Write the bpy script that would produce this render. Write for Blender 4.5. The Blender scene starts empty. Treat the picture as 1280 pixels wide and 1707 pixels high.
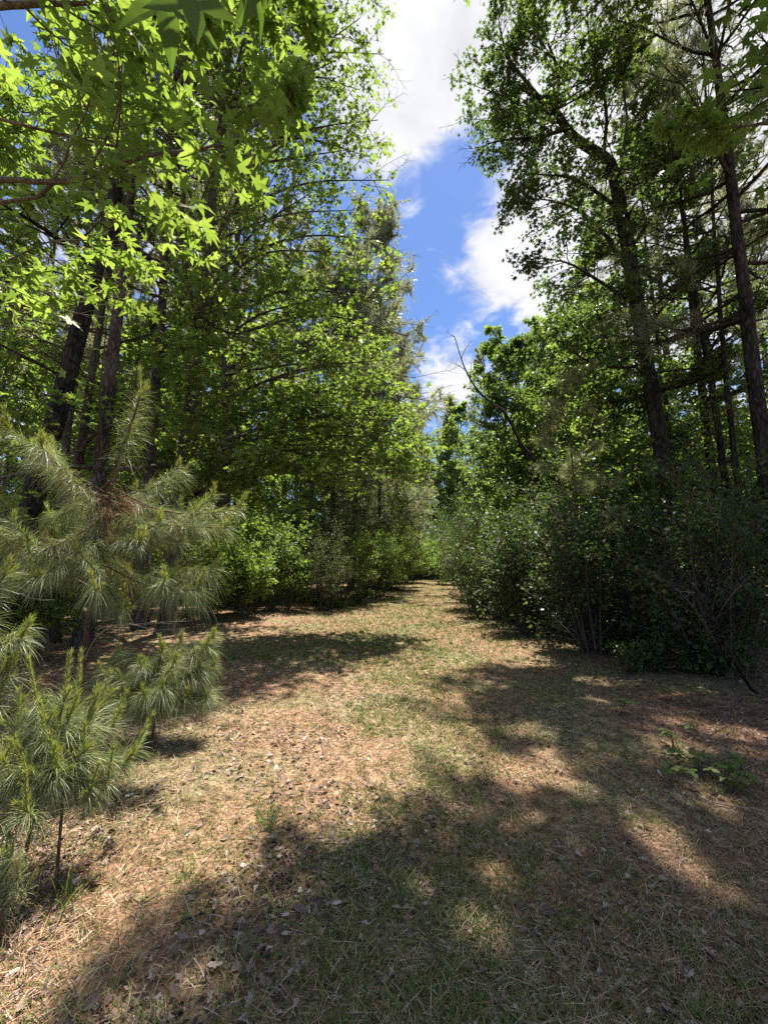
import bpy, math
import numpy as np
from mathutils import Vector

# ------------------------------------------------------------------ scene, camera, sky, sun
sc = bpy.context.scene
COL = sc.collection
F = 690.0; CX = 640.0; CY = 853.5; CAMZ = 1.5
PITCH = math.atan((940.0 - CY) / F)
cam = bpy.data.cameras.new('camera')
cam_o = bpy.data.objects.new('camera', cam); COL.objects.link(cam_o)
cam.sensor_fit = 'VERTICAL'; cam.sensor_height = 36.0; cam.sensor_width = 27.0
cam.lens = 36.0 * F / 1707.0
cam.clip_start = 0.02; cam.clip_end = 2000
cam_o.location = (0, 0, CAMZ)
cam_o.rotation_euler = (math.pi / 2 + PITCH, 0, 0)
sc.camera = cam_o

SUN_EL = math.radians(72.0); SUN_AZ = math.radians(20.0)      # azimuth to the right of straight ahead (+Y)
SDIR = np.array([math.cos(SUN_EL) * math.sin(SUN_AZ), math.cos(SUN_EL) * math.cos(SUN_AZ), math.sin(SUN_EL)])
sun = bpy.data.lights.new('sun', 'SUN'); sun.energy = 5.0; sun.angle = math.radians(0.53); sun.color = (1.0, 0.955, 0.88)
sun_o = bpy.data.objects.new('sun', sun); COL.objects.link(sun_o)
sun_o.rotation_euler = Vector((-SDIR).tolist()).to_track_quat('-Z', 'Y').to_euler()

sc.view_settings.view_transform = 'Standard'
sc.view_settings.look = 'None'
sc.view_settings.gamma = 1.0
sc.view_settings.exposure = 1.5

cy = sc.cycles
cy.max_bounces = 7; cy.diffuse_bounces = 4; cy.glossy_bounces = 2; cy.transmission_bounces = 5
cy.transparent_max_bounces = 4
cy.caustics_reflective = False; cy.caustics_refractive = False
cy.sample_clamp_indirect = 4.0; cy.sample_clamp_direct = 5.0
cy.use_adaptive_sampling = True; cy.adaptive_threshold = 0.012
cy.use_denoising = False


def ray(px, py):
    f = np.array([0, math.cos(PITCH), math.sin(PITCH)]); u = np.array([0, -math.sin(PITCH), math.cos(PITCH)])
    return f * F + np.array([1.0, 0, 0]) * (px - CX) + u * (CY - py)


def at(px, py, Y):
    d = ray(px, py)
    return np.array([0, 0, CAMZ]) + d * (Y / d[1])


def ground_at(px, py):
    d = ray(px, py)
    return (np.array([0, 0, CAMZ]) + d * (-CAMZ / d[2]))[:2]


world = bpy.data.worlds.new('World'); sc.world = world; world.use_nodes = True
nt = world.node_tree; nt.nodes.clear()


def N(nt, typ, **kw):
    n = nt.nodes.new(typ)
    for k, v in kw.items():
        if k.startswith('i_'):
            n.inputs[int(k[2:])].default_value = v
        else:
            setattr(n, k, v)
    return n


def math_n(nt, op, a, b=None, c=None, clamp=False):
    n = nt.nodes.new('ShaderNodeMath'); n.operation = op; n.use_clamp = clamp
    for i, v in enumerate((a, b, c)):
        if v is None: continue
        if isinstance(v, (int, float)): n.inputs[i].default_value = v
        else: nt.links.new(v, n.inputs[i])
    return n.outputs[0]


def build_world():
    L = nt.links.new
    tc = N(nt, 'ShaderNodeTexCoord')
    sky = N(nt, 'ShaderNodeTexSky'); sky.sky_type = 'NISHITA'; sky.sun_disc = False
    sky.sun_elevation = SUN_EL; sky.sun_rotation = SUN_AZ
    sky.air_density = 1.0; sky.dust_density = 0.3; sky.ozone_density = 2.5
    sep = N(nt, 'ShaderNodeSeparateXYZ'); L(tc.outputs['Generated'], sep.inputs[0])
    z = math_n(nt, 'MAXIMUM', math_n(nt, 'ADD', sep.outputs[2], 0.12), 0.05)
    comb = N(nt, 'ShaderNodeCombineXYZ')
    L(math_n(nt, 'DIVIDE', sep.outputs[0], z), comb.inputs[0]); L(math_n(nt, 'DIVIDE', sep.outputs[1], z), comb.inputs[1])
    n1 = N(nt, 'ShaderNodeTexNoise'); L(comb.outputs[0], n1.inputs['Vector'])
    n1.inputs['Scale'].default_value = 3.2; n1.inputs['Detail'].default_value = 9; n1.inputs['Roughness'].default_value = 0.55
    n1.inputs['Distortion'].default_value = 0.25
    n2 = N(nt, 'ShaderNodeTexNoise'); L(comb.outputs[0], n2.inputs['Vector'])
    n2.inputs['Scale'].default_value = 13; n2.inputs['Detail'].default_value = 9; n2.inputs['Roughness'].default_value = .62; n2.inputs['Distortion'].default_value = .6
    acc = None
    blobs = [(690, 100, .13, .40), (800, 30, .16, .36), (620, 60, .15, .3), (640, 225, .07, .22), (695, 205, .055, .2), (825, 450, .085, .42), (890, 400, .10, .36), (765, 640, .08, .46), (720, 600, .06, .2),
             (960, 180, .16, .42), (1080, 110, .18, .42), (1200, 250, .2, .35), (1000, 460, .16, .3), (690, 370, .035, .2), (300, 300, .2, .2), (60, 560, .3, .3), (1150, 520, .3, .3),
             (775, 280, .10, -.30), (715, 330, .07, -.15), (830, 545, .05, -.3), (740, 520, .04, -.12)]
    for (px, py, s, a) in blobs:
        d = ray(px, py); d = d / np.linalg.norm(d)
        vm = N(nt, 'ShaderNodeVectorMath', operation='DISTANCE'); L(tc.outputs['Generated'], vm.inputs[0]); vm.inputs[1].default_value = d.tolist()
        q = math_n(nt, 'POWER', math_n(nt, 'DIVIDE', vm.outputs['Value'], s), 2.0)
        e = math_n(nt, 'MULTIPLY', math_n(nt, 'POWER', 2.718, math_n(nt, 'MULTIPLY', q, -1.0)), a)
        acc = e if acc is None else math_n(nt, 'ADD', acc, e)
    dens = math_n(nt, 'ADD', math_n(nt, 'ADD', n1.outputs[0], acc), math_n(nt, 'MULTIPLY', math_n(nt, 'SUBTRACT', n2.outputs[0], .5), .85))
    mr = N(nt, 'ShaderNodeMapRange', interpolation_type='SMOOTHSTEP'); L(dens, mr.inputs[0])
    mr.inputs[1].default_value = .56; mr.inputs[2].default_value = 1.06
    mr2 = N(nt, 'ShaderNodeMapRange'); L(math_n(nt, 'ADD', n1.outputs[0], math_n(nt, 'MULTIPLY', n2.outputs[0], .35)), mr2.inputs[0])
    mr2.inputs[1].default_value = .45; mr2.inputs[2].default_value = .85; mr2.inputs[3].default_value = 1.85; mr2.inputs[4].default_value = 2.6
    cc = N(nt, 'ShaderNodeVectorMath', operation='SCALE'); cc.inputs[0].default_value = (1.0, 1.01, 1.06); 
    hi = N(nt, 'ShaderNodeMapRange', interpolation_type='SMOOTHSTEP'); L(sep.outputs[2], hi.inputs[0])      # cloud above the frame, brightened as added fill light
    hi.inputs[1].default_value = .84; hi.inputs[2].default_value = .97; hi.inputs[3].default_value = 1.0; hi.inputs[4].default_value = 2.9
    bk = N(nt, 'ShaderNodeMapRange', interpolation_type='SMOOTHSTEP'); L(sep.outputs[1], bk.inputs[0])  # unseen cloud behind the viewer, made brighter to add fill
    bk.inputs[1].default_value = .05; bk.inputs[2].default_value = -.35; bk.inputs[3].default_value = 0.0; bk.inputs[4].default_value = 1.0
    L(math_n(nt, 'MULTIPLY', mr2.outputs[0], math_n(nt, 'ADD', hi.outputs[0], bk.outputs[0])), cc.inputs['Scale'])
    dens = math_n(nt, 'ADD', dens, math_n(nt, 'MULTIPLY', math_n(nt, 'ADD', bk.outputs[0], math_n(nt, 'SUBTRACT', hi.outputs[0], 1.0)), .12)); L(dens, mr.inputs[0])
    tint = N(nt, 'ShaderNodeMix', data_type='RGBA', blend_type='MULTIPLY'); tint.inputs[0].default_value = 1.0
    L(sky.outputs[0], tint.inputs[6]); tint.inputs[7].default_value = (.30, .35, .445, 1)
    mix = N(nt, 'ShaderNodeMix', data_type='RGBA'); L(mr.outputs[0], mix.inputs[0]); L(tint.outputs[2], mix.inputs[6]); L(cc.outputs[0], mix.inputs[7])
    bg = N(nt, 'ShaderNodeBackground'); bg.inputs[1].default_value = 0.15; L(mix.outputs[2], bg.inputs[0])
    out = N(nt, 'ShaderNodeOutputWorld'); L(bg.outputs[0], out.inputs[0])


build_world()

# ------------------------------------------------------------------ materials


def new_mat(name):
    m = bpy.data.materials.new(name); m.use_nodes = True; m.node_tree.nodes.clear(); return m


def ramp(t, fac, stops):
    r = N(t, 'ShaderNodeValToRGB'); els = r.color_ramp.elements
    while len(els) < len(stops): els.new(0.5)
    for e, (p, c) in zip(els, stops): e.position = p; e.color = (*c, 1)
    t.links.new(fac, r.inputs[0]); return r.outputs[0]


def leaf_mat(name, stops, trans_col, trans=0.42, rough=0.42, spec=0.5):
    """leaf: each leaf has its own value 'v' in its mesh; light passes through the blade."""
    m = new_mat(name); t = m.node_tree; L = t.links.new
    at_ = N(t, 'ShaderNodeAttribute', attribute_name='v')
    oi = N(t, 'ShaderNodeObjectInfo')
    f = math_n(t, 'ADD', at_.outputs['Fac'], math_n(t, 'MULTIPLY', math_n(t, 'SUBTRACT', oi.outputs['Random'], .5), .25))
    col = ramp(t, f, stops)
    p = N(t, 'ShaderNodeBsdfPrincipled'); L(col, p.inputs['Base Color'])
    p.inputs['Roughness'].default_value = rough; p.inputs['Specular IOR Level'].default_value = spec
    tr = N(t, 'ShaderNodeBsdfTranslucent')
    mx = N(t, 'ShaderNodeMix', data_type='RGBA', blend_type='MULTIPLY'); mx.inputs[0].default_value = 1
    L(col, mx.inputs[6]); mx.inputs[7].default_value = (*trans_col, 1); L(mx.outputs[2], tr.inputs[0])
    ms = N(t, 'ShaderNodeMixShader'); ms.inputs[0].default_value = trans; L(p.outputs[0], ms.inputs[1]); L(tr.outputs[0], ms.inputs[2])
    o = N(t, 'ShaderNodeOutputMaterial'); L(ms.outputs[0], o.inputs[0])
    return m


def bark_mat(name, dark, light, scale=9.0, stretch=0.22, bump=0.6):
    m = new_mat(name); t = m.node_tree; L = t.links.new
    tc = N(t, 'ShaderNodeTexCoord'); mp = N(t, 'ShaderNodeMapping'); L(tc.outputs['Object'], mp.inputs[0]); mp.inputs['Scale'].default_value = (1, 1, stretch)
    n = N(t, 'ShaderNodeTexNoise'); L(mp.outputs[0], n.inputs['Vector']); n.inputs['Scale'].default_value = scale; n.inputs['Detail'].default_value = 6; n.inputs['Roughness'].default_value = .65
    v = N(t, 'ShaderNodeTexVoronoi', feature='DISTANCE_TO_EDGE'); L(mp.outputs[0], v.inputs['Vector']); v.inputs['Scale'].default_value = scale * 2.2
    nl = N(t, 'ShaderNodeTexNoise'); L(tc.outputs['Object'], nl.inputs['Vector']); nl.inputs['Scale'].default_value = 1.7; nl.inputs['Detail'].default_value = 4
    f = math_n(t, 'ADD', math_n(t, 'MULTIPLY', n.outputs[0], .7), math_n(t, 'MULTIPLY', math_n(t, 'MINIMUM', v.outputs['Distance'], .25), 1.1))
    f = math_n(t, 'ADD', f, math_n(t, 'MULTIPLY', math_n(t, 'SUBTRACT', nl.outputs[0], .5), .5))
    col = ramp(t, f, [(.3, dark), (.7, light)])
    p = N(t, 'ShaderNodeBsdfPrincipled'); L(col, p.inputs['Base Color']); p.inputs['Roughness'].default_value = .95; p.inputs['Specular IOR Level'].default_value = .15
    b = N(t, 'ShaderNodeBump'); b.inputs['Strength'].default_value = bump; b.inputs['Distance'].default_value = .02; L(f, b.inputs['Height']); L(b.outputs[0], p.inputs['Normal'])
    o = N(t, 'ShaderNodeOutputMaterial'); L(p.outputs[0], o.inputs[0])
    return m


def litter_mat(name, stops, trans=0.12, rough=.8):
    return leaf_mat(name, stops, (1.1, 1.0, .8), trans, rough, .2)


M = {}
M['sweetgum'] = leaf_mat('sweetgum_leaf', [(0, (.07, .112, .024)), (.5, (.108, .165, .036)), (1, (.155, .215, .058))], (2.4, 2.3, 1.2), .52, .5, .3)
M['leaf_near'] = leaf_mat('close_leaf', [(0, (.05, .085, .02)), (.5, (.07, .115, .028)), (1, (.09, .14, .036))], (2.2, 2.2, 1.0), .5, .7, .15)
M['sweetgum_dark'] = leaf_mat('shaded_leaf', [(0, (.045, .075, .022)), (.5, (.065, .105, .032)), (1, (.10, .14, .045))], (2.2, 2.2, 1.0), .45, .40, .5)  # darker copy of the sweetgum leaf, shade put into its colour
M['bright'] = leaf_mat('bright_leaf', [(0, (.075, .115, .028)), (.5, (.12, .17, .045)), (1, (.175, .22, .07))], (2.1, 2.2, 1.0), .48, .5, .3)
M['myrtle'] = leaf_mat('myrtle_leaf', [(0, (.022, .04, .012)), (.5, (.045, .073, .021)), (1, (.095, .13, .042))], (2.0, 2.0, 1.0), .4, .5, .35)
M['olive'] = leaf_mat('olive_leaf', [(0, (.055, .075, .028)), (.5, (.085, .11, .038)), (1, (.13, .15, .055))], (1.8, 1.8, 1.0), .38, .45, .45)
M['needle'] = leaf_mat('pine_needle', [(0, (.14, .165, .075)), (.5, (.21, .24, .105)), (1, (.32, .335, .17))], (1.6, 1.6, .8), .3, .42, .4)
M['needle_new'] = leaf_mat('new_pine_needle', [(0, (.2, .24, .055)), (.5, (.28, .31, .08)), (1, (.38, .37, .13))], (1.5, 1.5, .8), .28, .42, .45)
M['needle_tall'] = leaf_mat('tall_pine_needle', [(0, (.16, .175, .105)), (.5, (.23, .245, .145)), (1, (.31, .31, .19))], (1.4, 1.4, .95), .5, .4, .5)
M['needle_brown'] = leaf_mat('dead_pine_needle', [(0, (.13, .075, .035)), (1, (.26, .16, .08))], (1.3, 1.2, .9), .15, .6, .3)
M['bark_dark'] = bark_mat('dark_bark', (.008, .006, .005), (.062, .05, .041), 9, .25, 1.0)
M['bark_pine'] = bark_mat('pine_bark', (.025, .019, .016), (.15, .115, .095), 7, .35, 1.0)
M['bark_gray'] = bark_mat('gray_bark', (.03, .025, .018), (.12, .10, .075), 9, .25)
M['bark_red'] = bark_mat('young_pine_bark', (.05, .03, .018), (.17, .105, .062), 30, .3, .4)
M['twig'] = bark_mat('twig_bark', (.05, .042, .03), (.16, .135, .10), 30, .3, .2)
M['dead_wood'] = bark_mat('dead_wood', (.13, .11, .085), (.34, .30, .25), 25, .2, .3)
M['straw'] = litter_mat('pine_straw', [(0, (.10, .05, .03)), (.4, (.31, .178, .098)), (.75, (.48, .32, .195)), (1, (.61, .48, .34))])
M['dead_leaf'] = litter_mat('dead_leaf', [(0, (.05, .032, .024)), (.5, (.22, .155, .12)), (1, (.48, .39, .33))], .08)
M['grass'] = leaf_mat('grass_blade', [(0, (.085, .12, .028)), (.45, (.20, .235, .065)), (.55, (.23, .19, .115)), (1, (.50, .42, .29))], (1.4, 1.4, .9), .3, .5, .35)
M['grass_green'] = leaf_mat('green_grass', [(0, (.075, .125, .025)), (.6, (.14, .20, .04)), (1, (.27, .28, .09))], (1.6, 1.6, .9), .35, .45, .4)


def ground_mat():
    m = new_mat('litter_soil'); t = m.node_tree; L = t.links.new
    tc = N(t, 'ShaderNodeTexCoord')
    n1 = N(t, 'ShaderNodeTexNoise'); L(tc.outputs['Object'], n1.inputs['Vector']); n1.inputs['Scale'].default_value = .8; n1.inputs['Detail'].default_value = 5
    n2 = N(t, 'ShaderNodeTexNoise'); L(tc.outputs['Object'], n2.inputs['Vector']); n2.inputs['Scale'].default_value = 45; n2.inputs['Detail'].default_value = 6; n2.inputs['Roughness'].default_value = .7
    n3 = N(t, 'ShaderNodeTexNoise'); L(tc.outputs['Object'], n3.inputs['Vector']); n3.inputs['Scale'].default_value = 11; n3.inputs['Detail'].default_value = 5
    f = math_n(t, 'ADD', math_n(t, 'MULTIPLY', n2.outputs[0], .6), math_n(t, 'MULTIPLY', n3.outputs[0], .4))
    c1 = ramp(t, f, [(.36, (.03, .018, .013)), (.52, (.21, .125, .072)), (.68, (.43, .295, .185))])
    c2 = ramp(t, f, [(.34, (.03, .026, .014)), (.5, (.14, .12, .06)), (.66, (.32, .26, .15))])
    mr = N(t, 'ShaderNodeMapRange', interpolation_type='SMOOTHSTEP'); L(n1.outputs[0], mr.inputs[0]); mr.inputs[1].default_value = .45; mr.inputs[2].default_value = .62
    mx = N(t, 'ShaderNodeMix', data_type='RGBA'); L(mr.outputs[0], mx.inputs[0]); L(c1, mx.inputs[6]); L(c2, mx.inputs[7])
    p = N(t, 'ShaderNodeBsdfPrincipled'); L(mx.outputs[2], p.inputs['Base Color']); p.inputs['Roughness'].default_value = 1; p.inputs['Specular IOR Level'].default_value = .1
    b = N(t, 'ShaderNodeBump'); b.inputs['Strength'].default_value = .7; b.inputs['Distance'].default_value = .025; L(f, b.inputs['Height']); L(b.outputs[0], p.inputs['Normal'])
    o = N(t, 'ShaderNodeOutputMaterial'); L(p.outputs[0], o.inputs[0])
    return m


M['ground'] = ground_mat()

# ------------------------------------------------------------------ mesh tools


def unit(a):
    a = np.asarray(a, float)
    return a / np.maximum(np.linalg.norm(a, axis=-1, keepdims=True), 1e-9)


class MB:
    def __init__(s): s.V = []; s.Fs = []; s.v = []; s.n = 0; s.smooth = False

    def add(s, V, Fc, v):
        """V (n,3), Fc list of (m,k) index arrays, v list of (m,) values"""
        s.V.append(np.asarray(V, np.float32))
        for f, a in zip(Fc, v):
            s.Fs.append(np.asarray(f, np.int32) + s.n); s.v.append(np.broadcast_to(np.asarray(a, np.float32), (len(f),)))
        s.n += len(V)

    def mesh(s, name):
        me = bpy.data.meshes.new(name)
        if not s.V: return me
        V = np.concatenate(s.V); me.vertices.add(len(V)); me.vertices.foreach_set('co', V.ravel())
        cnt = np.concatenate([np.full(len(f), f.shape[1], np.int32) for f in s.Fs])
        idx = np.concatenate([f.ravel() for f in s.Fs])
        me.loops.add(len(idx)); me.loops.foreach_set('vertex_index', idx)
        me.polygons.add(len(cnt))
        st = np.concatenate([[0], np.cumsum(cnt)[:-1]]).astype(np.int32)
        me.polygons.foreach_set('loop_start', st)
        if s.smooth: me.polygons.foreach_set('use_smooth', np.ones(len(cnt), bool))
        else: me.polygons.foreach_set('use_smooth', np.zeros(len(cnt), bool))
        a = me.attributes.new('v', 'FLOAT', 'FACE'); a.data.foreach_set('value', np.ascontiguousarray(np.concatenate(s.v), np.float32))
        me.update(); return me


def obj(name, mb, mat, parent=None):
    me = mb.mesh(name); me.materials.append(M[mat] if isinstance(mat, str) else mat)
    o = bpy.data.objects.new(name, me); COL.objects.link(o)
    if parent is not None: o.parent = parent
    return o


def tag(o, label, cat, group=None):
    o['label'] = label; o['category'] = cat
    if group: o['group'] = group
    return o


def thing(name, label, cat, loc=(0, 0, 0), rz=0.0, group=None):
    o = bpy.data.objects.new(name, None); COL.objects.link(o); o.location = [float(c) for c in loc]; o.rotation_euler = (0, 0, rz)
    return tag(o, label, cat, group)


def copy_tree(root, loc, rz, scale, label, group):
    r = root.copy(); COL.objects.link(r); r.location = [float(c) for c in loc]; r.rotation_euler = (0, 0, rz); r.scale = (scale, scale, scale)
    r['label'] = label
    if group: r['group'] = group
    for ch in list(root.children):
        c = ch.copy(); COL.objects.link(c); c.parent = r
        for g in list(ch.children):
            d = g.copy(); COL.objects.link(d); d.parent = c
    return r


def spline(P, n):
    """smooth curve through control points (Catmull-Rom)"""
    P = np.asarray(P, float)
    if len(P) == 2: return P[0] + (P[1] - P[0]) * np.linspace(0, 1, n)[:, None]
    Q = np.vstack([2 * P[0] - P[1], P, 2 * P[-1] - P[-2]])
    t = np.linspace(0, len(P) - 1 - 1e-6, n); i = t.astype(int); u = (t - i)[:, None]
    a, b, c, d = Q[i], Q[i + 1], Q[i + 2], Q[i + 3]
    return .5 * (2 * b + (c - a) * u + (2 * a - 5 * b + 4 * c - d) * u ** 2 + (3 * b - a - 3 * c + d) * u ** 3)


def tube(mb, P, R, k=6, rng=None, rough=0.0):
    P = np.asarray(P, float); n = len(P); R = np.broadcast_to(np.asarray(R, float), (n,))
    T = unit(np.gradient(P, axis=0))
    ref = np.array([1.0, 0.13, 0.07]) if abs(T[0][0]) < .8 else np.array([.1, 1.0, .05])
    X = unit(np.cross(T, ref)); Y = np.cross(T, X)
    a = np.arange(k) * 2 * math.pi / k
    rr = R[:, None] * np.ones(k)
    if rough and rng is not None: rr = rr * (1 + rough * rng.normal(size=(n, k)))
    V = P[:, None] + rr[..., None] * (np.cos(a)[None, :, None] * X[:, None] + np.sin(a)[None, :, None] * Y[:, None])
    i = np.arange(n - 1)[:, None] * k; j = np.arange(k)[None]; j2 = (j + 1) % k
    Q = np.stack([i + j, i + j2, i + k + j2, i + k + j], -1).reshape(-1, 4)
    mb.add(V.reshape(-1, 3), [Q], [.5])
    mb.add(V[-1], [np.arange(k)[None, :]], [.5])


def star_template():
    """five-lobed sweetgum leaf, y to the tip"""
    ang = np.radians([0, 64, 128, -128, -64]); ln = [1, .92, .62, .62, .92]
    V = [(0, .0, 0)]
    tips = [(math.sin(a) * l, math.cos(a) * l, -.20 * l) for a, l in zip(ang, ln)]
    na = np.radians([32, 96, 180, -96, -32]); nl = [.42, .40, .22, .40, .42]
    nts = [(math.sin(a) * l, math.cos(a) * l, .03) for a, l in zip(na, nl)]
    V += tips + nts
    Q = [(0, 10, 1, 6), (0, 6, 2, 7), (0, 7, 3, 8), (0, 8, 4, 9), (0, 9, 5, 10)]
    V = np.array(V); V[:, 1] += .25
    return V * .62, np.array(Q)


def lobed_star():
    """near sweetgum leaf: convex pointed lobes folded along their veins"""
    ang = np.radians([0, 62, 124, -124, -62]); ln = [1, .94, .64, .64, .94]; hw = [.17, .165, .12, .12, .165]
    V = [(0, 0, 0)]; Q = []; rad = lambda a, l: (math.sin(a) * l, math.cos(a) * l)
    na = np.radians([31, 93, 180, -93, -31]); nl = [.34, .32, .16, .32, .34]
    for a, l in zip(na, nl): V.append((*rad(a, l), .035))
    nb = {0: (5, 1), 1: (1, 2), 2: (2, 3), 3: (3, 4), 4: (4, 5)}
    for q, (a, l, w) in enumerate(zip(ang, ln, hw)):
        k = len(V); m = rad(a, l * .55); sx, sy = math.cos(a), -math.sin(a)
        V += [(*m, -.07 * l), (m[0] - sx * w, m[1] - sy * w, -.01), (m[0] + sx * w, m[1] + sy * w, -.01), (*rad(a + .06, l), -.24 * l)]
        lo, hi = nb[q]; Q += [(0, lo, k + 1, k), (0, k, k + 2, hi), (k, k + 1, k + 3, k + 2)]
    V = np.array(V); V[:, 1] += .25
    return V * .62, np.array(Q)


def oval_template(w=.32):
    V = np.array([(0, 0, 0), (w, .45, .08), (0, .5, -.02), (-w, .45, .08), (0, 1, -.06)])
    return V, np.array([(0, 1, 4, 2), (0, 2, 4, 3)])


def lobed_template():
    """dead oak leaf, curled"""
    V = np.array([(0, 0, 0), (.16, .2, .06), (.10, .34, .03), (.30, .5, .16), (.14, .62, .04), (.2, .8, .12), (0, 1, .1), (-.2, .8, .12), (-.14, .62, .04), (-.30, .5, .16), (-.10, .34, .03), (-.16, .2, .06), (0, .5, 0)])
    Q = np.array([(0, 1, 2, 12), (2, 3, 4, 12), (4, 5, 6, 12), (6, 7, 8, 12), (8, 9, 10, 12), (10, 11, 0, 12)])
    return V, Q


STAR = star_template(); STARN = lobed_star(); OVAL = oval_template(); OVALW = oval_template(.42); OVALN = oval_template(.2); LOBED = lobed_template()
DIAMOND = (np.array([(0, 0, 0), (.36, .5, .05), (0, 1, -.05), (-.36, .5, .05)]), np.array([(0, 1, 2, 3)]))


def leaves(mb, P, D, Nn, S, tpl, rng, v=None):
    n = len(P)
    if n == 0: return
    y = unit(D); z = Nn - (Nn * y).sum(1, keepdims=True) * y; z = unit(z); x = np.cross(y, z)
    T, Q = tpl; S = np.broadcast_to(np.asarray(S, float), (n,))
    cup = rng.uniform(-.4, 2.3, n)
    V = P[:, None] + S[:, None, None] * (T[None, :, 0:1] * x[:, None] + T[None, :, 1:2] * y[:, None] + T[None, :, 2:3] * z[:, None] * cup[:, None, None])
    q = (np.arange(n)[:, None, None] * len(T) + Q[None]).reshape(-1, 4)
    if v is None: v = np.clip(rng.normal(.5, .22, n), 0, 1)
    mb.add(V.reshape(-1, 3), [q], [np.repeat(v, len(Q))])


def strips(mb, P, D, L, W, droop, rng, v, seg=2, flat=None):
    """needles / blades: thin strips that bend downward; P base, D direction, L length, W width"""
    n = len(P)
    if n == 0: return
    D = unit(D); L = np.broadcast_to(np.asarray(L, float), (n,)); W = np.broadcast_to(np.asarray(W, float), (n,)); droop = np.broadcast_to(np.asarray(droop, float), (n,))
    side = unit(np.cross(D, rng.normal(size=(n, 3)) if flat is None else flat))
    pts = []
    g = np.array([0, 0, -1.0])
    for s in range(seg + 1):
        u = s / seg
        pts.append(P + D * (L * u)[:, None] + g * (droop * L * u * u)[:, None])
    V = []
    for s in range(seg):
        w = W * (1 - .55 * (s / seg)) * .5
        V += [pts[s] - side * w[:, None], pts[s] + side * w[:, None]]
    V.append(pts[seg]); V = np.stack(V, 1); k = 2 * seg + 1; b = np.arange(n)[:, None] * k
    quads = [b + np.array([[2 * s, 2 * s + 1, 2 * s + 3, 2 * s + 2]]) for s in range(seg - 1)]
    tri = b + np.array([[2 * seg - 2, 2 * seg - 1, 2 * seg]])
    fc = [tri]; vv = [v]
    if quads: fc.append(np.concatenate(quads)); vv.append(np.tile(np.broadcast_to(v, (n,)), len(quads)))
    mb.add(V.reshape(-1, 3), fc, vv)


# ------------------------------------------------------------------ where sunlight reaches the ground (gaps left in the crowns)


def poly(img): return np.array([ground_at(*p) for p in img])


LIT = [poly([(-80, 1690), (70, 1690), (160, 1590), (300, 1500), (395, 1440), (470, 1370), (560, 1430), (625, 1370), (640, 1290), (690, 1235), (760, 1290), (800, 1270), (880, 1320),
             (915, 1280), (800, 1225), (700, 1200), (640, 1165), (690, 1130), (770, 1110), (690, 1085), (600, 1095), (540, 1075), (440, 1100), (300, 1130), (100, 1150), (-80, 1160)]),
       poly([(1010, 1345), (1095, 1350), (1190, 1440), (1270, 1510), (1200, 1510), (1090, 1430)]),
       poly([(560, 1030), (600, 1000), (640, 978), (760, 985), (800, 1010), (700, 1022), (640, 1032)]),
       poly([(820, 1105), (930, 1095), (930, 1110), (850, 1115)]),
       poly([(660, 1056), (740, 1056), (700, 1068)]),
       poly([(1150, 1140), (1290, 1130), (1290, 1165), (1170, 1160)]),
       np.array([(-4.2, 1.9), (-1.2, 1.9), (-1.0, 6.3), (-4.8, 6.3)])]
LIT += [np.array([(a + r_ * 1.2 * math.cos(t), b + r_ * math.sin(t)) for t in np.linspace(0, 6.28, 9)[:-1]]) for (a, b), r_ in [(ground_at(790, 1540), .13), (ground_at(880, 1215), .22), (ground_at(1130, 1250), .2), (ground_at(940, 1300), .12), (ground_at(820, 1440), .1), (ground_at(1230, 1230), .25), (ground_at(1000, 1130), .3), (ground_at(700, 1480), .1), (ground_at(1180, 1330), .14)]]
LIT_NEAR = np.array([(-3.4, .9), (-.1, .9), (-.1, 2.3), (-.8, 2.4), (-.55, 4.6), (-3.6, 4.6)])
LIT_LEFT = np.array([(-3.6, 6.0), (.5, 6.0), (.6, 10.5), (-3.6, 10.5)])
LIT_BEND = np.array([(-3.5, 10.5), (.6, 11.5), (1.6, 26), (-2.0, 26)])


def inside(x, y, pg):
    r = np.zeros(x.shape, bool); j = len(pg) - 1
    for i in range(len(pg)):
        xi, yi = pg[i]; xj, yj = pg[j]
        c = ((yi > y) != (yj > y)) & (x < (xj - xi) * (y - yi) / (yj - yi + 1e-12) + xi)
        r ^= c; j = i
    return r


def sunlit(P, zref=0.0):
    k = (P[:, 2] - zref) / SDIR[2]; x = P[:, 0] - SDIR[0] * k; y = P[:, 1] - SDIR[1] * k
    r = np.zeros(len(P), bool)
    for pg in LIT: r |= inside(x, y, pg)
    return r


def bend_light(P, rng, p):
    k = (P[:, 2] - 2.2) / SDIR[2]; return ~((P[:, 2] > 4.0) & inside(P[:, 0] - SDIR[0] * k, P[:, 1] - SDIR[1] * k, LIT_BEND) & (rng.random(len(P)) < p))


def left_light(P, rng, p):
    k = (P[:, 2] - 5.5) / SDIR[2]; return ~((P[:, 2] > 7.6) & inside(P[:, 0] - SDIR[0] * k, P[:, 1] - SDIR[1] * k, LIT_LEFT) & (rng.random(len(P)) < p))


def path_x(y): return .10 * np.asarray(y, float) - .35


def gap_keep(P, rng, p=.96):
    """which leaves stay: the crowns leave a gap where the sun comes through, and stay off the open strip above the trail"""
    k = ~(sunlit(P) & (rng.random(len(P)) < p))
    q = (P[:, 2] - 3.4) / SDIR[2]; k &= ~((P[:, 2] > 5.2) & inside(P[:, 0] - SDIR[0] * q, P[:, 1] - SDIR[1] * q, LIT_NEAR) & (rng.random(len(P)) < .97))
    return k


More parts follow.
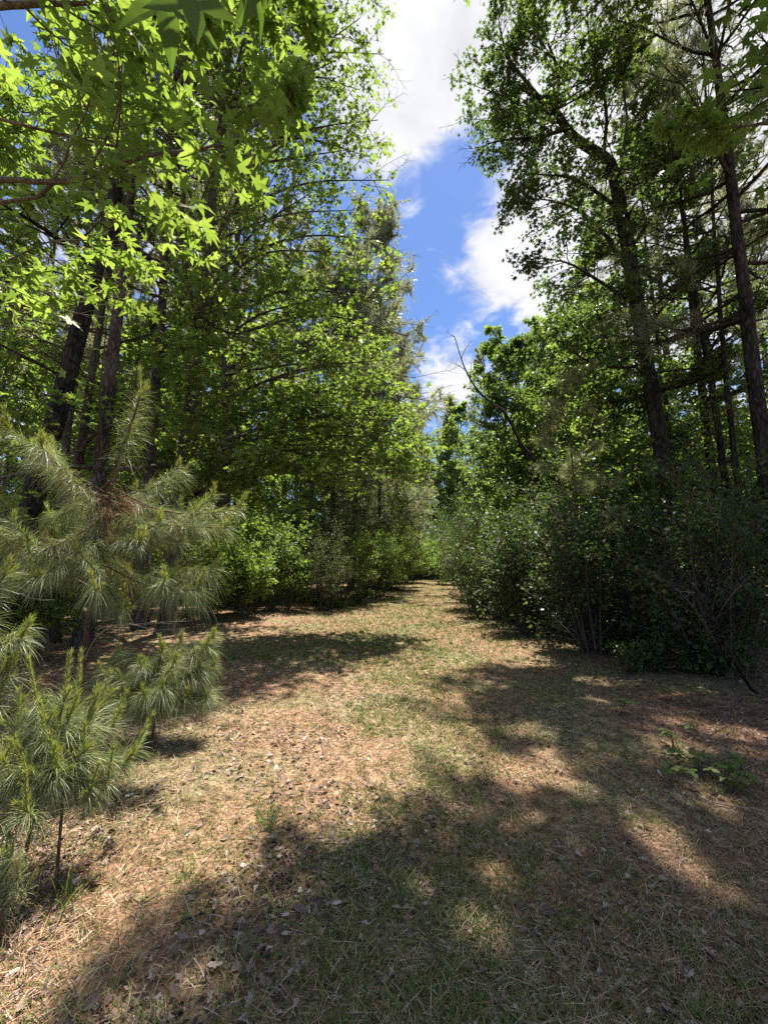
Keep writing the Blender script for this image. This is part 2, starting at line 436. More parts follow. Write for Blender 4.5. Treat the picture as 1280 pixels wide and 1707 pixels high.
def gh(x, y):
    x = np.asarray(x, float); y = np.asarray(y, float)
    d = x - path_x(y)
    h = -.035 * np.exp(-((np.abs(d) - .85) / .28) ** 2) + .012 * np.sin(x * 7.3 + 1.1 * y) * np.sin(y * 6.1 - x) + .025 * np.sin(x * 1.3 + .4) * np.cos(y * .9 + 1.0) + .018 * np.sin(x * 2.9 + y * 1.7) + .012 * np.sin(y * 4.1 - x * 2.3)
    h += .10 * np.clip((np.abs(d) - 2.6) / 2.5, 0, 1) + .35 * np.clip((d - 4.5) / 5, 0, 1)
    near = np.clip((np.hypot(x, y) - .8) / 1.5, 0, 1)
    return h * near


# ------------------------------------------------------------------ setting: ground


def build_ground():
    def axis(lim, fine, nf, nc):
        nf = nf + 60; a = np.linspace(-fine, fine, nf); b = fine + (np.geomspace(1, 1 + lim - fine, nc) - 1)[1:]
        return np.concatenate([-b[::-1], a, b])
    xs = axis(400, 14, 180, 30); ys = axis(400, 14, 180, 30) + 8
    X, Y = np.meshgrid(xs, ys); Z = gh(X, Y)
    n, m = len(xs), len(ys); V = np.stack([X, Y, Z], -1).reshape(-1, 3)
    i = np.arange(m - 1)[:, None] * n; j = np.arange(n - 1)[None]
    Q = np.stack([i + j, i + j + 1, i + n + j + 1, i + n + j], -1).reshape(-1, 4)
    mb = MB(); mb.smooth = True; mb.add(V, [Q], [.5]); o = obj('ground', mb, 'ground'); o['kind'] = 'structure'


build_ground()


def scatter(rng, n, y0, y1, p=1.0, wide=1.05):
    """more points near the viewer: density falls with the square of the distance"""
    y = np.exp(rng.uniform(math.log(y0), math.log(y1), n)); x = rng.uniform(-1, 1, n) * (y * wide + .5)
    return x, y


def vnoise(x, y, s, seed):
    r = np.random.default_rng(seed); g = r.random((64, 64))
    u = x / s; v = y / s; i = np.floor(u).astype(int); j = np.floor(v).astype(int); fu = u - i; fv = v - j
    fu = fu * fu * (3 - 2 * fu); fv = fv * fv * (3 - 2 * fv)
    a = g[i % 64, j % 64]; b = g[(i + 1) % 64, j % 64]; c = g[i % 64, (j + 1) % 64]; d = g[(i + 1) % 64, (j + 1) % 64]
    return (a * (1 - fu) + b * fu) * (1 - fv) + (c * (1 - fu) + d * fu) * fv


def build_litter():
    rng = np.random.default_rng(3)
    # fallen pine needles
    mb = MB(); x, y = scatter(rng, 150000, .8, 24)
    k = rng.random(len(x)) < (.35 + .65 * vnoise(x, y, .5, 1)) * np.where((np.abs(x - path_x(y) - .1) < 1.1) & (y < 3.2), .45, 1.0); x, y = x[k], y[k]; n = len(x)
    a = rng.uniform(0, 2 * math.pi, n); el = rng.normal(.05, .16, n)
    D = np.stack([np.cos(a) * np.cos(el), np.sin(a) * np.cos(el), np.sin(el)], 1)
    P = np.stack([x, y, gh(x, y) + rng.uniform(.002, .022, n)], 1)
    dist = np.hypot(x, y); w = np.maximum(.0022, dist * .0009)
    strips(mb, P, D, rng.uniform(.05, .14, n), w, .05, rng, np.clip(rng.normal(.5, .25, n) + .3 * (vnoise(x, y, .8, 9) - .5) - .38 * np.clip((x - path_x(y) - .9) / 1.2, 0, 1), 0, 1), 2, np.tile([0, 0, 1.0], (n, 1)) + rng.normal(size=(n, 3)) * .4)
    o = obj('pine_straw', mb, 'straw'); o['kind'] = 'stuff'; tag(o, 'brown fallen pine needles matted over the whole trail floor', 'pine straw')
    # dead leaves
    mb = MB(); x, y = scatter(rng, 75000, .8, 22)
    k = rng.random(len(x)) < np.clip(1.9 * (vnoise(x, y, .55, 2) - .25), .04, 1) * np.where(x > .3, .45, 1.0); x, y = x[k], y[k]; n = len(x)
    a = rng.uniform(0, 2 * math.pi, n); D = np.stack([np.cos(a), np.sin(a), rng.normal(0, .25, n)], 1)
    Nn = np.array([0, 0, 1.0]) + rng.normal(size=(n, 3)) * .75
    P = np.stack([x, y, gh(x, y) + rng.uniform(.004, .02, n)], 1)
    h = rng.random(n) < .5; S = rng.uniform(.016, .06, n) * rng.uniform(.6, 1, n); v = np.clip(rng.beta(1.3, 2.2, n), 0, 1)
    leaves(mb, P[h], D[h], Nn[h], S[h], LOBED, rng, v[h]); leaves(mb, P[~h], D[~h], Nn[~h], S[~h], OVAL, rng, v[~h])
    o = obj('dead_leaves', mb, 'dead_leaf'); o['kind'] = 'stuff'; tag(o, 'grey brown curled dead leaves strewn among the pine straw', 'dead leaves')
    # matted short grass
    mb = MB(); x, y = scatter(rng, 420000, .75, 45)
    d = np.abs(x - path_x(y) + .3)
    pr = np.clip(1.3 - d / 2.3, .05, 1) * np.clip(2.4 * (vnoise(x, y, .45, 5) * .6 + vnoise(x, y, 1.7, 6) * .4) - .30 + .25 * np.clip((2.6 - y) / .8, 0, 1), .06, 1)
    pr = np.where(y > 6, np.clip(1.3 - d / 2.6, 0, 1), pr)
    k = rng.random(len(x)) < pr; x, y = x[k], y[k]; n = len(x)
    green = vnoise(x, y, .6, 7) * .55 + vnoise(x, y, 2.2, 8) * .45 + np.clip((y - 4.5) * .09, 0, .5) + np.where((np.abs(x - path_x(y) - .25) < .8) & (y > 3), .28, 0)
    k2 = rng.random(n) < np.where((x < -.35 + .3 * vnoise(x, y, 1.0, 12)) & (y < 6.2), .28, 1.0); x, y, green = x[k2], y[k2], green[k2]; n = len(x)
    isg = rng.random(n) < np.clip((green - .26) * 1.9, .10, .97)
    a = rng.uniform(0, 2 * math.pi, n); el = np.where(isg, rng.uniform(.3, 1.35, n), rng.uniform(.05, 1.0, n))
    D = np.stack([np.cos(a) * np.cos(el), np.sin(a) * np.cos(el), np.sin(el)], 1)
    P = np.stack([x, y, gh(x, y)], 1); dist = np.hypot(x, y)
    v = np.where(isg, rng.uniform(0, .45, n), rng.uniform(.55, 1, n))
    strips(mb, P, D, rng.uniform(.03, .12, n) * np.where(isg, 1.0, .8), np.maximum(.0046, dist * .0015), np.where(isg, .4, .45) * rng.uniform(.5, 1.6, n), rng, v, 3)
    m = 1500; cx, cyy = scatter(rng, m, .9, 16, wide=.9); dk = np.abs(cx - path_x(cyy) - .1); kk = rng.random(m) < np.clip(1.25 - dk / 2.2, .08, 1) * np.where((cx < -.3) & (cyy < 6), .3, 1); cx, cyy = cx[kk], cyy[kk]; m = len(cx)
    per = 26; x = (cx[:, None] + rng.normal(0, .028, (m, per))).ravel(); y = (cyy[:, None] + rng.normal(0, .028, (m, per))).ravel(); n = len(x); tall = np.repeat(rng.uniform(.05, .13, m), per) * rng.uniform(.5, 1.1, n)
    a = rng.uniform(0, 6.28, n); el = rng.uniform(.6, 1.45, n); D = np.stack([np.cos(a) * np.cos(el), np.sin(a) * np.cos(el), np.sin(el)], 1); dist = np.hypot(x, y)
    strips(mb, np.stack([x, y, gh(x, y)], 1), D, tall, np.maximum(.004, dist * .0013), rng.uniform(.1, .5, n), rng, np.where(rng.random(n) < .8, rng.uniform(0, .46, n), rng.uniform(.55, 1, n)), 3)
    o = obj('grass', mb, 'grass'); o['kind'] = 'stuff'; tag(o, 'short matted green and straw coloured grass down the trail', 'grass')


build_litter()

# ------------------------------------------------------------------ growing trees


def rot_about(v, ax, ang):
    ax = unit(ax); return v * math.cos(ang) + np.cross(ax, v) * math.sin(ang) + ax * np.dot(ax, v) * (1 - math.cos(ang))


def bent(p0, d, L, rng, n=6, wob=.12, up=0.0):
    """a wandering limb; up > 0 curves to the sky, < 0 droops"""
    P = [np.array(p0, float)]; d = unit(d)
    for _ in range(n - 1):
        d = unit(d + rng.normal(size=3) * wob + np.array([0, 0, up / (n - 1)])); P.append(P[-1] + d * L / (n - 1))
    return np.array(P)


def side_branches(P, rng, n, t0, ang, Lf, up, wob, planar=.6, n_pts=5, t1=1.0):
    """branches off a limb, mostly in its horizontal plane"""
    out = []; seg = np.linalg.norm(np.diff(P, axis=0), axis=1).sum()
    for i in range(n):
        t = t0 + (t1 - t0) * (i + rng.random()) / n; q = t * (len(P) - 1); k = min(int(q), len(P) - 2); u = q - k
        p = P[k] * (1 - u) + P[k + 1] * u; T = unit(P[k + 1] - P[k])
        ax = np.array([0, 0, 1.0]) if rng.random() < planar and abs(T[2]) < .85 else rng.normal(size=3)
        ax = ax - T * np.dot(ax, T)
        d = rot_about(T, ax, (1 if (i % 2) else -1) * ang * rng.uniform(.75, 1.25))
        out.append((bent(p, d, seg * Lf * (1.15 - .65 * t) * rng.uniform(.7, 1.2), rng, n_pts, wob, up), t))
    return out


def leaf_twigs(fo, twigs, rng, per, size, tpl, spread=.06, keep=None, up=1.0, jit=.45, vshift=0.0):
    """leaves along twig curves"""
    if not twigs: return
    TP = np.array([t for t in twigs])      # (m, n, 3)
    m, n, _ = TP.shape
    t = rng.uniform(.15, 1.0, (m, per)) ** .8; q = t * (n - 1); k = np.minimum(q.astype(int), n - 2); u = (q - k)[..., None]
    r = np.arange(m)[:, None]
    P = TP[r, k] * (1 - u) + TP[r, k + 1] * u; T = unit(TP[r, k + 1] - TP[r, k])
    P = P.reshape(-1, 3); T = T.reshape(-1, 3)
    off = rng.normal(size=P.shape); off[:, 2] *= .6
    D = unit(T * .55 + unit(off) * .8 + np.array([0, 0, -.25]))
    P = P + off * spread
    Nn = np.array([0, 0, up]) + rng.normal(size=P.shape) * jit
    if keep is not None:
        kk = keep(P); P, D, Nn = P[kk], D[kk], Nn[kk]
    S = size * rng.uniform(.5, 1.22, len(P))
    leaves(fo, P, D, Nn, S, tpl, rng, np.clip(rng.normal(.45 + vshift, .27, len(P)), 0, 1))


def grow_limb(wood, fo, P, r0, rng, nsec, ntw, per, size, tpl, keep=None, lf=.5, twf=.42, k=5, jit=.45, spread=.06, up=.15, t0=.25, woodkeep=None, twig_r=.004, vshift=0.0):
    """limb -> side branches -> twigs -> leaves"""
    n = len(P); R = np.linspace(r0, max(r0 * .22, twig_r), n); tube(wood, P, R, k)
    tw = []
    for (S, t) in side_branches(P, rng, nsec, t0, .85, lf, up, .14):
        if woodkeep is not None and not woodkeep(S[2:3])[0]: continue
        rs = max(r0 * .42 * (1 - .6 * t), twig_r * 1.4); tube(wood, S, np.linspace(rs, twig_r, len(S)), 4)
        for (Q, _) in side_branches(S, rng, ntw, .15, .8, twf, .05, .16, n_pts=4):
            tw.append(Q)
            if twig_r > 0: tube(wood, Q, np.linspace(twig_r * 1.1, twig_r * .5, len(Q)), 3)
        tw.append(S[[0, 1, 2, -1]] if len(S) != 4 else S)
    leaf_twigs(fo, tw, rng, per, size, tpl, spread, keep, jit=jit, vshift=vshift)
    return tw


def make_broadleaf(name, label, cat, loc, rng, H, z0, R, trunk_r, nprim, nsec, ntw, per, size, tpl, leaf, bark, group=None, lean=(0, 0), keepw=None, bias=None, jit=.5, k=8, top=.25, twig_r=.004, twist=.05, parts=True, profile=None, lowinc=.15):
    """tree: trunk, limbs with twigs, crown of separate leaves"""
    loc = np.array([loc[0], loc[1], gh(loc[0], loc[1]) - .03])
    root = thing(name, label, cat, loc, 0, group)
    tr = MB(); tr.smooth = True; li = MB(); li.smooth = True; fo = MB()
    n = 16; t = np.linspace(0, 1, n)
    TP = np.stack([lean[0] * t + np.cumsum(rng.normal(0, twist, n)) * t * .5, lean[1] * t + np.cumsum(rng.normal(0, twist, n)) * t * .5, H * t], 1)
    TR = trunk_r * (1 - .86 * t ** 1.1); TR[0] *= 1.45; tube(tr, np.insert(TP, 1, TP[0] * .7 + TP[1] * .3, 0), np.insert(TR, 1, TR[1] * 1.1), k, rng, .03)
    kf = None if keepw is None else (lambda P: keepw(P + loc))
    az = rng.uniform(0, 6.28)
    for i in range(nprim):
        f = (i + rng.random() * .8) / nprim; z = z0 + (H - z0) * f; az += 2.4 + rng.normal(0, .35)
        kk = z / H * (n - 1); j = min(int(kk), n - 2); p = TP[j] + (TP[j + 1] - TP[j]) * (kk - j)
        pr = (math.sin(math.pi * min(1, .22 + .80 * f)) ** .7 if profile is None else profile(f))
        Lr = R * max(.18, pr) * rng.uniform(.7, 1.15)
        inc = lowinc + (1.15 - lowinc) * f + rng.normal(0, .15)
        d = np.array([math.cos(az) * math.cos(inc), math.sin(az) * math.cos(inc), math.sin(inc)])
        if bias is not None: Lr *= 1 + bias[2] * (d[0] * bias[0] + d[1] * bias[1])
        P = bent(p, d, max(.4, Lr), rng, 7, .10, .05 - .3 * (1 - f))
        if kf is not None and not kf(P[3:4])[0]: continue
        grow_limb(li, fo, P, max(.012, trunk_r * .38 * (1 - .75 * f)), rng, nsec, ntw, per, size, tpl, kf, jit=jit, woodkeep=kf, twig_r=twig_r)
    obj('trunk', tr, bark, root); obj('limbs', li, bark, root); obj('crown', fo, leaf, root)
    return root


def tuft(mb, A, B, rng, n, L, W, spread=.9, droop=.35, seg=3, vs=.5, fwd=.5):
    """bottle-brush of needles round the shoot from A to B"""
    A = np.asarray(A, float); B = np.asarray(B, float); ax = unit(B - A)
    t = rng.uniform(0, 1, n); P = A + (B - A) * t[:, None]
    rad = rng.normal(size=(n, 3)); rad = unit(rad - (rad @ ax)[:, None] * ax)
    ang = spread * rng.uniform(.45, 1.25, n) * (1.15 - fwd * t)
    D = ax * np.cos(ang)[:, None] + rad * np.sin(ang)[:, None]
    strips(mb, P, D, L * rng.uniform(.7, 1.12, n), W, droop * rng.uniform(.4, 1.5, n), rng, np.clip(rng.normal(vs, .22, n), 0, 1), seg)


def tall_pine(name, label, loc, rng, H, zc, R, r, ntier, per_tier, needles, nl, nw, group=None, lean=(0, 0), dead=8, nmat='needle_tall', bark='bark_pine', keepw=None, bias=None, sub=7, bushy=1):
    loc = np.array([loc[0], loc[1], gh(loc[0], loc[1]) - .03])
    root = thing(name, label, 'pine tree', loc, 0, group)
    tr = MB(); tr.smooth = True; li = MB(); li.smooth = True; fo = MB()
    n = 18; t = np.linspace(0, 1, n)
    TP = np.stack([lean[0] * t + np.cumsum(rng.normal(0, .03, n)) * t, lean[1] * t + np.cumsum(rng.normal(0, .03, n)) * t, H * t], 1)
    TR = r * (1 - .85 * t); TR[0] *= 1.35; tube(tr, TP, TR, 9, rng, .035)
    pt = lambda z: np.array([np.interp(z / H, t, TP[:, c]) for c in range(3)])
    kf = None if keepw is None else (lambda P: keepw(P + loc))
    for i in range(dead):                                    # bare dead stubs under the crown
        z = rng.uniform(zc * .35, zc * 1.05); a = rng.uniform(0, 6.28); d = np.array([math.cos(a), math.sin(a), rng.uniform(-.2, .25)])
        P = bent(pt(z), d, rng.uniform(.3, 1.6), rng, 5, .12, -.1)
        if kf is None or kf(P[3:4])[0]: tube(li, P, np.linspace(.022, .006, 5), 4)
    for i in range(ntier):
        f = (i + .3 * rng.random()) / ntier; z = zc + (H - zc) * f
        for j in range(per_tier):
            a = rng.uniform(0, 6.28); Lr = R * (1 - .75 * f) * (.55 + .45 * min(1, f * 5)) * rng.uniform(.65, 1.15)
            inc = -.05 + .75 * f + rng.normal(0, .15); d = np.array([math.cos(a) * math.cos(inc), math.sin(a) * math.cos(inc), math.sin(inc)])
            if bias is not None: Lr *= 1 + bias[2] * (d[0] * bias[0] + d[1] * bias[1])
            P = bent(pt(z + rng.uniform(-.3, .3)), d, max(.5, Lr), rng, 7, .10, .45)
            if kf is not None and not kf(P[4:5])[0]: continue
            tube(li, P, np.linspace(.05 * (1 - .6 * f) * (r / .16), .008, 7), 5)
            for (S, tt) in side_branches(P, rng, sub, .35, .75, .34, .5, .16, planar=.5, n_pts=4):
                if kf is not None and not kf(S[3:4])[0]: continue
                tube(li, S, np.linspace(.014, .005, 4), 3)
                tuft(fo, S[1] * .5 + S[2] * .5, S[3], rng, needles, nl, nw, 1.0, .22, 1 if nw > .006 else 2)
                for _b in range(bushy + int(rng.random() < .6) - 1 + int(bushy > 1)):
                    Q = bent(S[int(rng.integers(1, 4))], unit(S[2] - S[1] + rng.normal(size=3) * .7), .35 if bushy == 1 else rng.uniform(.4, .95), rng, 3, .1, .4); tube(li, Q, [.007, .005, .004], 3)
                    tuft(fo, Q[0], Q[2], rng, needles, nl, nw, 1.0, .22, 1 if nw > .006 else 2)
            tuft(fo, P[5], P[6], rng, needles, nl, nw, 1.0, .22, 1 if nw > .006 else 2)
    obj('trunk', tr, bark, root); obj('limbs', li, bark, root); obj('crown', fo, nmat, root)
    return root


# ------------------------------------------------------------------ young pines on the left


def sapling(label, stem_px, tips, Y, rng, nlen, nwid, per=170, r=.022, group='young pines at the trail edge', candle=.16, bark='bark_red', droop=.42, extra=5, shoot=.22, eh=(.3, .9)):
    per = int(per * 1.45); nwid = nwid * .95; shoot = shoot * 1.35
    """young pine: stem through photo points at its own distance; tips = ends of its branches (px, py, distance, start height share)"""
    SP = [at(px, py, y) for (px, py, y) in stem_px]
    base = np.array([SP[0][0], SP[0][1], gh(SP[0][0], SP[0][1]) - .01]); SP[0] = base
    root = thing('pine_sapling', label, 'young pine', base, 0, group)
    C = spline(np.array(SP) - base, 14); n = len(C)
    st = MB(); st.smooth = True; tube(st, C, np.linspace(r, r * .32, n), 7, rng, .04); obj('stem', st, bark, root)

    def brush(parent_branch, A, B, cand, scale=1.0):
        nd = MB(); L = nlen * scale * rng.uniform(.78, 1.02)
        tuft(nd, A, B, rng, int(per * scale), L * rng.uniform(.85, 1.1), nwid, rng.uniform(.85, 1.2), droop * rng.uniform(.9, 1.7), 4, .45 + rng.normal(0, .1), .55)
        # older, more hanging needles behind
        tuft(nd, A - (B - A) * .55, A, rng, int(per * .4 * scale), L * .95, nwid, 1.2, droop * 1.7, 4, .3, .2)
        o = obj('needle_tuft', nd, 'needle', parent_branch)
        dn = MB(); tuft(dn, A - (B - A) * 1.3, A - (B - A) * .3, rng, int(per * .14), L * .8, nwid, 1.4, droop * 3, 3, .5, .1); obj('dead_needles', dn, 'needle_brown', parent_branch)
        if cand > 0:                                          # pale spring shoots with short needles
            cd = MB(); dirn = unit(unit(B - A) * .45 + np.array([0, 0, 1.0]))
            for q in range(1 + int(rng.random() < .75) + int(rng.random() < .5)):
                dd = unit(dirn + rng.normal(size=3) * (.12 if q == 0 else .38)); ll = cand * (1 if q == 0 else rng.uniform(.35, .7))
                E = B + dd * ll; tube(cd, np.array([B, (B + E) / 2, E]), [.0052, .0045, .003], 5)
                tuft(cd, B, E, rng, int(110 * ll / .16) + 20, nlen * .27, nwid * 1.2, .55, .02, 2, .5, .3)
            obj('spring_shoot', cd, 'needle_new', parent_branch)

    br = MB(); br.smooth = True
    top = C[-1]; dtop = unit(C[-1] - C[-3])
    tube(br, np.array([C[-2], C[-1]]), [r * .35, r * .28], 5); o = obj('leader', br, bark, root)
    brush(o, C[-1] - dtop * shoot * 1.3, C[-1], candle * 1.5, 1.15)
    ends = [(at(px, py, y) - base, h) for (px, py, y, h) in tips]
    for q in range(extra):
        h = rng.uniform(*eh); a = rng.uniform(0, 6.28); p = C[int(h * (n - 1))]; ll = (1.1 - h) * np.linalg.norm(C[-1]) * rng.uniform(.25, .5)
        ends.append((p + ll * np.array([math.cos(a), math.sin(a), .35]), max(.1, h - .05)))
    for (E, h) in ends:
        k = h * (n - 1); j = min(int(k), n - 2); p = C[j] + (C[j + 1] - C[j]) * (k - j)
        mid = p * .45 + E * .55 + np.array([0, 0, -.05 * np.linalg.norm(E - p)]) + rng.normal(size=3) * .02
        P = spline([p, mid, E], 9); b = MB(); b.smooth = True; tube(b, P, np.linspace(r * .32, .003, 9), 5)
        o = obj('branch', b, bark, root)
        d = unit(P[-1] - P[-3]); brush(o, E - d * shoot, E, candle, rng.uniform(.85, 1.1))
        if np.linalg.norm(E - p) > .45 and rng.random() < .8:
            q = P[5]; d2 = unit(d + rng.normal(size=3) * .7 + np.array([0, 0, .3])); e2 = q + d2 * rng.uniform(.16, .3)
            b2 = MB(); tube(b2, np.array([q, (q + e2) / 2, e2]), [.005, .0045, .004], 4); o2 = obj('branch', b2, bark, root)
            brush(o2, e2 - d2 * shoot * .7, e2, candle * .6, .75)
    return root


def build_saplings():
    rng = np.random.default_rng(11)
    y = 3.5
    # tall one with the bare reddish stem
    sapling('tall young pine with bare reddish stem and pale top shoot, beside dark trunks',
            [(128, 1230, 3.55), (150, 1010, 3.5), (176, 880, 3.48), (190, 790, 3.45), (222, 700, 3.4), (234, 660, 3.4)],
            [(395, 850, 3.25, .52), (320, 862, 3.5, .55), (262, 880, 3.3, .5), (140, 940, 3.2, .46), (50, 925, 3.1, .44), (350, 950, 3.3, .34), (285, 965, 3.25, .36), (205, 1015, 3.2, .28), (85, 865, 3.6, .58), (215, 960, 3.7, .4), (375, 880, 3.4, .5), (230, 910, 3.2, .45), (60, 965, 3.0, .38), (20, 945, 3.2, .45), (300, 905, 3.6, .5), (330, 985, 3.1, .3), (160, 985, 3.1, .35), (110, 925, 3.4, .5)],
            y, rng, .215, .003, 175, .021, candle=.15, extra=9, eh=(.28, .6))
    # low bushy one at the trail edge
    sapling('low bushy young pine spreading green needles right at the sunlit trail edge',
            [(258, 1180, 3.75), (262, 1140, 3.75), (270, 1085, 3.75)],
            [(345, 1078, 3.7, .8), (330, 1120, 3.65, .6), (345, 1150, 3.7, .3), (290, 1105, 3.6, .7), (235, 1110, 3.6, .7), (205, 1135, 3.7, .5), (270, 1150, 3.5, .4), (200, 1090, 3.9, .8), (310, 1165, 3.55, .2), (240, 1160, 3.5, .3), (185, 1160, 3.6, .3), (355, 1110, 3.8, .6), (300, 1070, 3.9, .8), (225, 1150, 3.8, .3), (170, 1120, 3.7, .5)],
            y, rng, .215, .003, 190, .013, candle=.09, droop=.45, shoot=.13, extra=4)
    # leaning group at lower left
    sapling('young pine leaning inward on a thin bare stem beside the lower sunlit litter',
            [(38, 1425, 2.12), (60, 1340, 2.14), (86, 1260, 2.18), (108, 1165, 2.22)],
            [(150, 1195, 2.25, .8), (80, 1235, 2.1, .7), (40, 1275, 2.05, .6), (140, 1255, 2.15, .62), (95, 1290, 2.05, .5)],
            2.2, rng, .175, .0024, 130, .009, candle=.15, droop=.36, shoot=.12)
    sapling('young pine with pale upright shoots arching over dry litter, right of two leaning stems',
            [(98, 1432, 2.1), (104, 1350, 2.15), (112, 1260, 2.25), (128, 1180, 2.3)],
            [(185, 1215, 2.35, .8), (205, 1275, 2.3, .65), (225, 1250, 2.45, .6), (180, 1300, 2.25, .5), (150, 1320, 2.2, .45), (165, 1180, 2.45, .85)],
            2.2, rng, .17, .0024, 130, .008, candle=.19, droop=.36, shoot=.12)
    sapling('slim young pine at the frame edge, its thin dark stem leaning beside a second one',
            [(6, 1425, 2.1), (25, 1345, 2.12), (48, 1270, 2.2), (66, 1185, 2.25)],
            [(30, 1215, 2.2, .8), (100, 1225, 2.3, .75), (20, 1300, 2.1, .55), (-20, 1270, 2.2, .6)],
            2.2, rng, .17, .0024, 115, .008, candle=.19, droop=.36, shoot=.12)
    # two at the left edge
    sapling('young pine cut off by the frame edge, one branch tip pointing up over dark litter',
            [(-110, 1300, 2.6), (-90, 1150, 2.6), (-70, 1000, 2.6)],
            [(35, 1065, 2.5, .6), (10, 1120, 2.45, .45), (-10, 1165, 2.4, .3), (-30, 1040, 2.5, .7), (8, 960, 2.7, .85)],
            2.6, rng, .22, .0028, 190, .014, candle=.12)
    sapling('tiny bright pine seedling in dry needles at the lower edge of the light',
            [(8, 1490, 1.85), (12, 1462, 1.85), (15, 1435, 1.85)],
            [(32, 1452, 1.85, .6), (-5, 1458, 1.85, .6)],
            1.85, rng, .085, .002, 60, .005, candle=.05, shoot=.06)
    # further back
    sapling('thin young pine standing in the dark understory beyond the taller sapling',
            [(-60, 1120, 4.6), (-40, 950, 4.6), (0, 800, 4.5)],
            [(60, 905, 4.4, .6), (20, 850, 4.4, .75), (-60, 900, 4.5, .6), (45, 960, 4.5, .45)],
            4.5, rng, .26, .004, 150, .016, candle=.14)


build_saplings()

# ------------------------------------------------------------------ overhanging branches and big trees


def limb_px(pts, off=None):
    return np.array([at(*p) for p in pts])


def overhang_tree():
    """sweetgum whose trunk stands just outside the frame on the left; its branches hang into the top left"""
    rng = np.random.default_rng(21)
    base = np.array([-3.6, .9, 0.0]); root = thing('sweetgum_tree', 'sweetgum reaching in overhead with large bright star leaves on thin branches', 'tree', base)
    tr = MB(); tr.smooth = True
    TP = spline([(0, 0, -.05), (.05, .03, 2), (.0, .1, 4.5), (.15, .1, 8), (.1, 0, 11)], 18); tube(tr, TP, np.linspace(.19, .07, 18), 10, rng, .03); obj('trunk', tr, 'bark_gray', root)
    keep = lambda P: gap_keep(P + base, rng, .93)
    fo = MB(); shade = MB()
    def add_limb(pts, r, nsec, ntw, per, size, lf=.42, up=.1, hz=None, foliage=fo, jit=.5):
        P = [np.array([0.05, 0.05, hz])] + [p - base for p in limb_px(pts)]
        C = spline(P, 22); wb = MB(); wb.smooth = True; k = 7
        # twigs only along the part that reaches the trail
        tube(wb, C, np.linspace(r, r * .22, 22), 6)
        tw = []
        for (S, t) in side_branches(C[7:], rng, nsec, .0, .8, lf, up, .13, planar=.7):
            tube(wb, S, np.linspace(r * .3, .0022, len(S)), 4)
            for (Q, _) in side_branches(S, rng, ntw, .15, .75, .42, .0, .15, n_pts=4):
                tube(wb, Q, np.linspace(.0026, .0012, 4), 3); tw.append(Q)
            tw.append(S[[0, 1, 3, 4]])
        leaf_twigs(foliage, tw, rng, per, size, STARN, .045, keep, jit=jit)
        obj('limb', wb, 'twig', root)
    LS = .135
    add_limb([(-120, 320, 1.75), (0, 299, 1.8), (60, 303, 1.82), (130, 300, 1.85), (200, 276, 1.88), (260, 256, 1.92), (330, 250, 1.98), (400, 226, 2.05), (450, 190, 2.1), (490, 150, 2.15)], .017, 11, 4, 4, LS, .34, hz=3.0)
    add_limb([(-60, 330, 1.9), (100, 300, 1.85), (140, 290, 1.85), (170, 245, 1.88), (195, 190, 1.9), (205, 110, 1.95), (203, 0, 2.0), (200, -120, 2.0)], .011, 8, 3, 4, LS, .36, hz=3.2)
    add_limb([(250, 256, 2.0), (262, 170, 2.0), (270, 100, 2.1), (300, 10, 2.2)], .008, 7, 4, 6, LS, .4, hz=3.4)
    add_limb([(-150, 15, 1.4), (0, 9, 1.45), (80, 6, 1.5), (160, 2, 1.55), (300, -40, 1.7)], .02, 7, 3, 4, LS, .42, hz=3.6)
    add_limb([(0, -80, 1.9), (320, -5, 1.95), (370, 15, 2.0), (410, 32, 2.05), (470, 40, 2.1), (505, 60, 2.15)], .009, 8, 3, 5, LS, .36, hz=4.0)
    add_limb([(-150, 520, 2.9), (0, 512, 3.0), (70, 508, 3.05), (130, 498, 3.1), (200, 470, 3.2), (280, 445, 3.3), (330, 398, 3.4)], .014, 4, 3, 5, .12, .3, hz=2.4)
    # further sprays between the two
    for q in range(9):
        x0 = rng.uniform(-200, -60); y0 = rng.uniform(80, 600); yy = rng.uniform(2.2, 3.8)
        x1 = rng.uniform(110, 440) - .32 * max(0, y0 - 250); y1 = y0 + rng.uniform(-90, 60)
        add_limb([(x0, y0, yy - .3), ((x0 + x1) / 2, (y0 + y1) / 2 - 10, yy), (x1, y1, yy + .3)], .009, 8, 3, 4, .125, .36, hz=2.2 + .25 * q)
    obj('crown', fo, 'sweetgum', root)
    # the hanging leaves close to the viewer
    bg = MB(); P = [at(275, -20, .62), at(415, -50, .7), at(310, -30, .58), at(445, -60, .8), at(185, -60, .75), at(335, -60, .72)]
    D = [(.12, .1, -1), (.02, .05, -1), (.25, .1, -1), (.1, .1, -1), (-.1, .1, -1), (-.2, .2, -1)]
    HP, HD = np.array(P) - base, np.array(D, float)
    HN = np.array([(.2, -.9, .2), (.9, -.3, .1), (.1, -.8, .45), (.8, -.5, .2), (.3, -.8, .3), (-.3, -.9, .2)])
    for q, sz in enumerate([.17, .17, .15, .14, .12, .14]):
        bg = MB(); leaves(bg, HP[q:q + 1], HD[q:q + 1], HN[q:q + 1], sz, STARN, rng, np.array([.3])); obj('hanging_leaf', bg, 'leaf_near', root)
    tw = MB(); tube(tw, spline([np.array(P[0]) - base + (.0, .0, .06), np.array(P[3]) - base + (.05, 0, .1), np.array([.3, .1, 3.4])], 12), np.linspace(.003, .01, 12), 5); obj('limb', tw, 'twig', root)


overhang_tree()


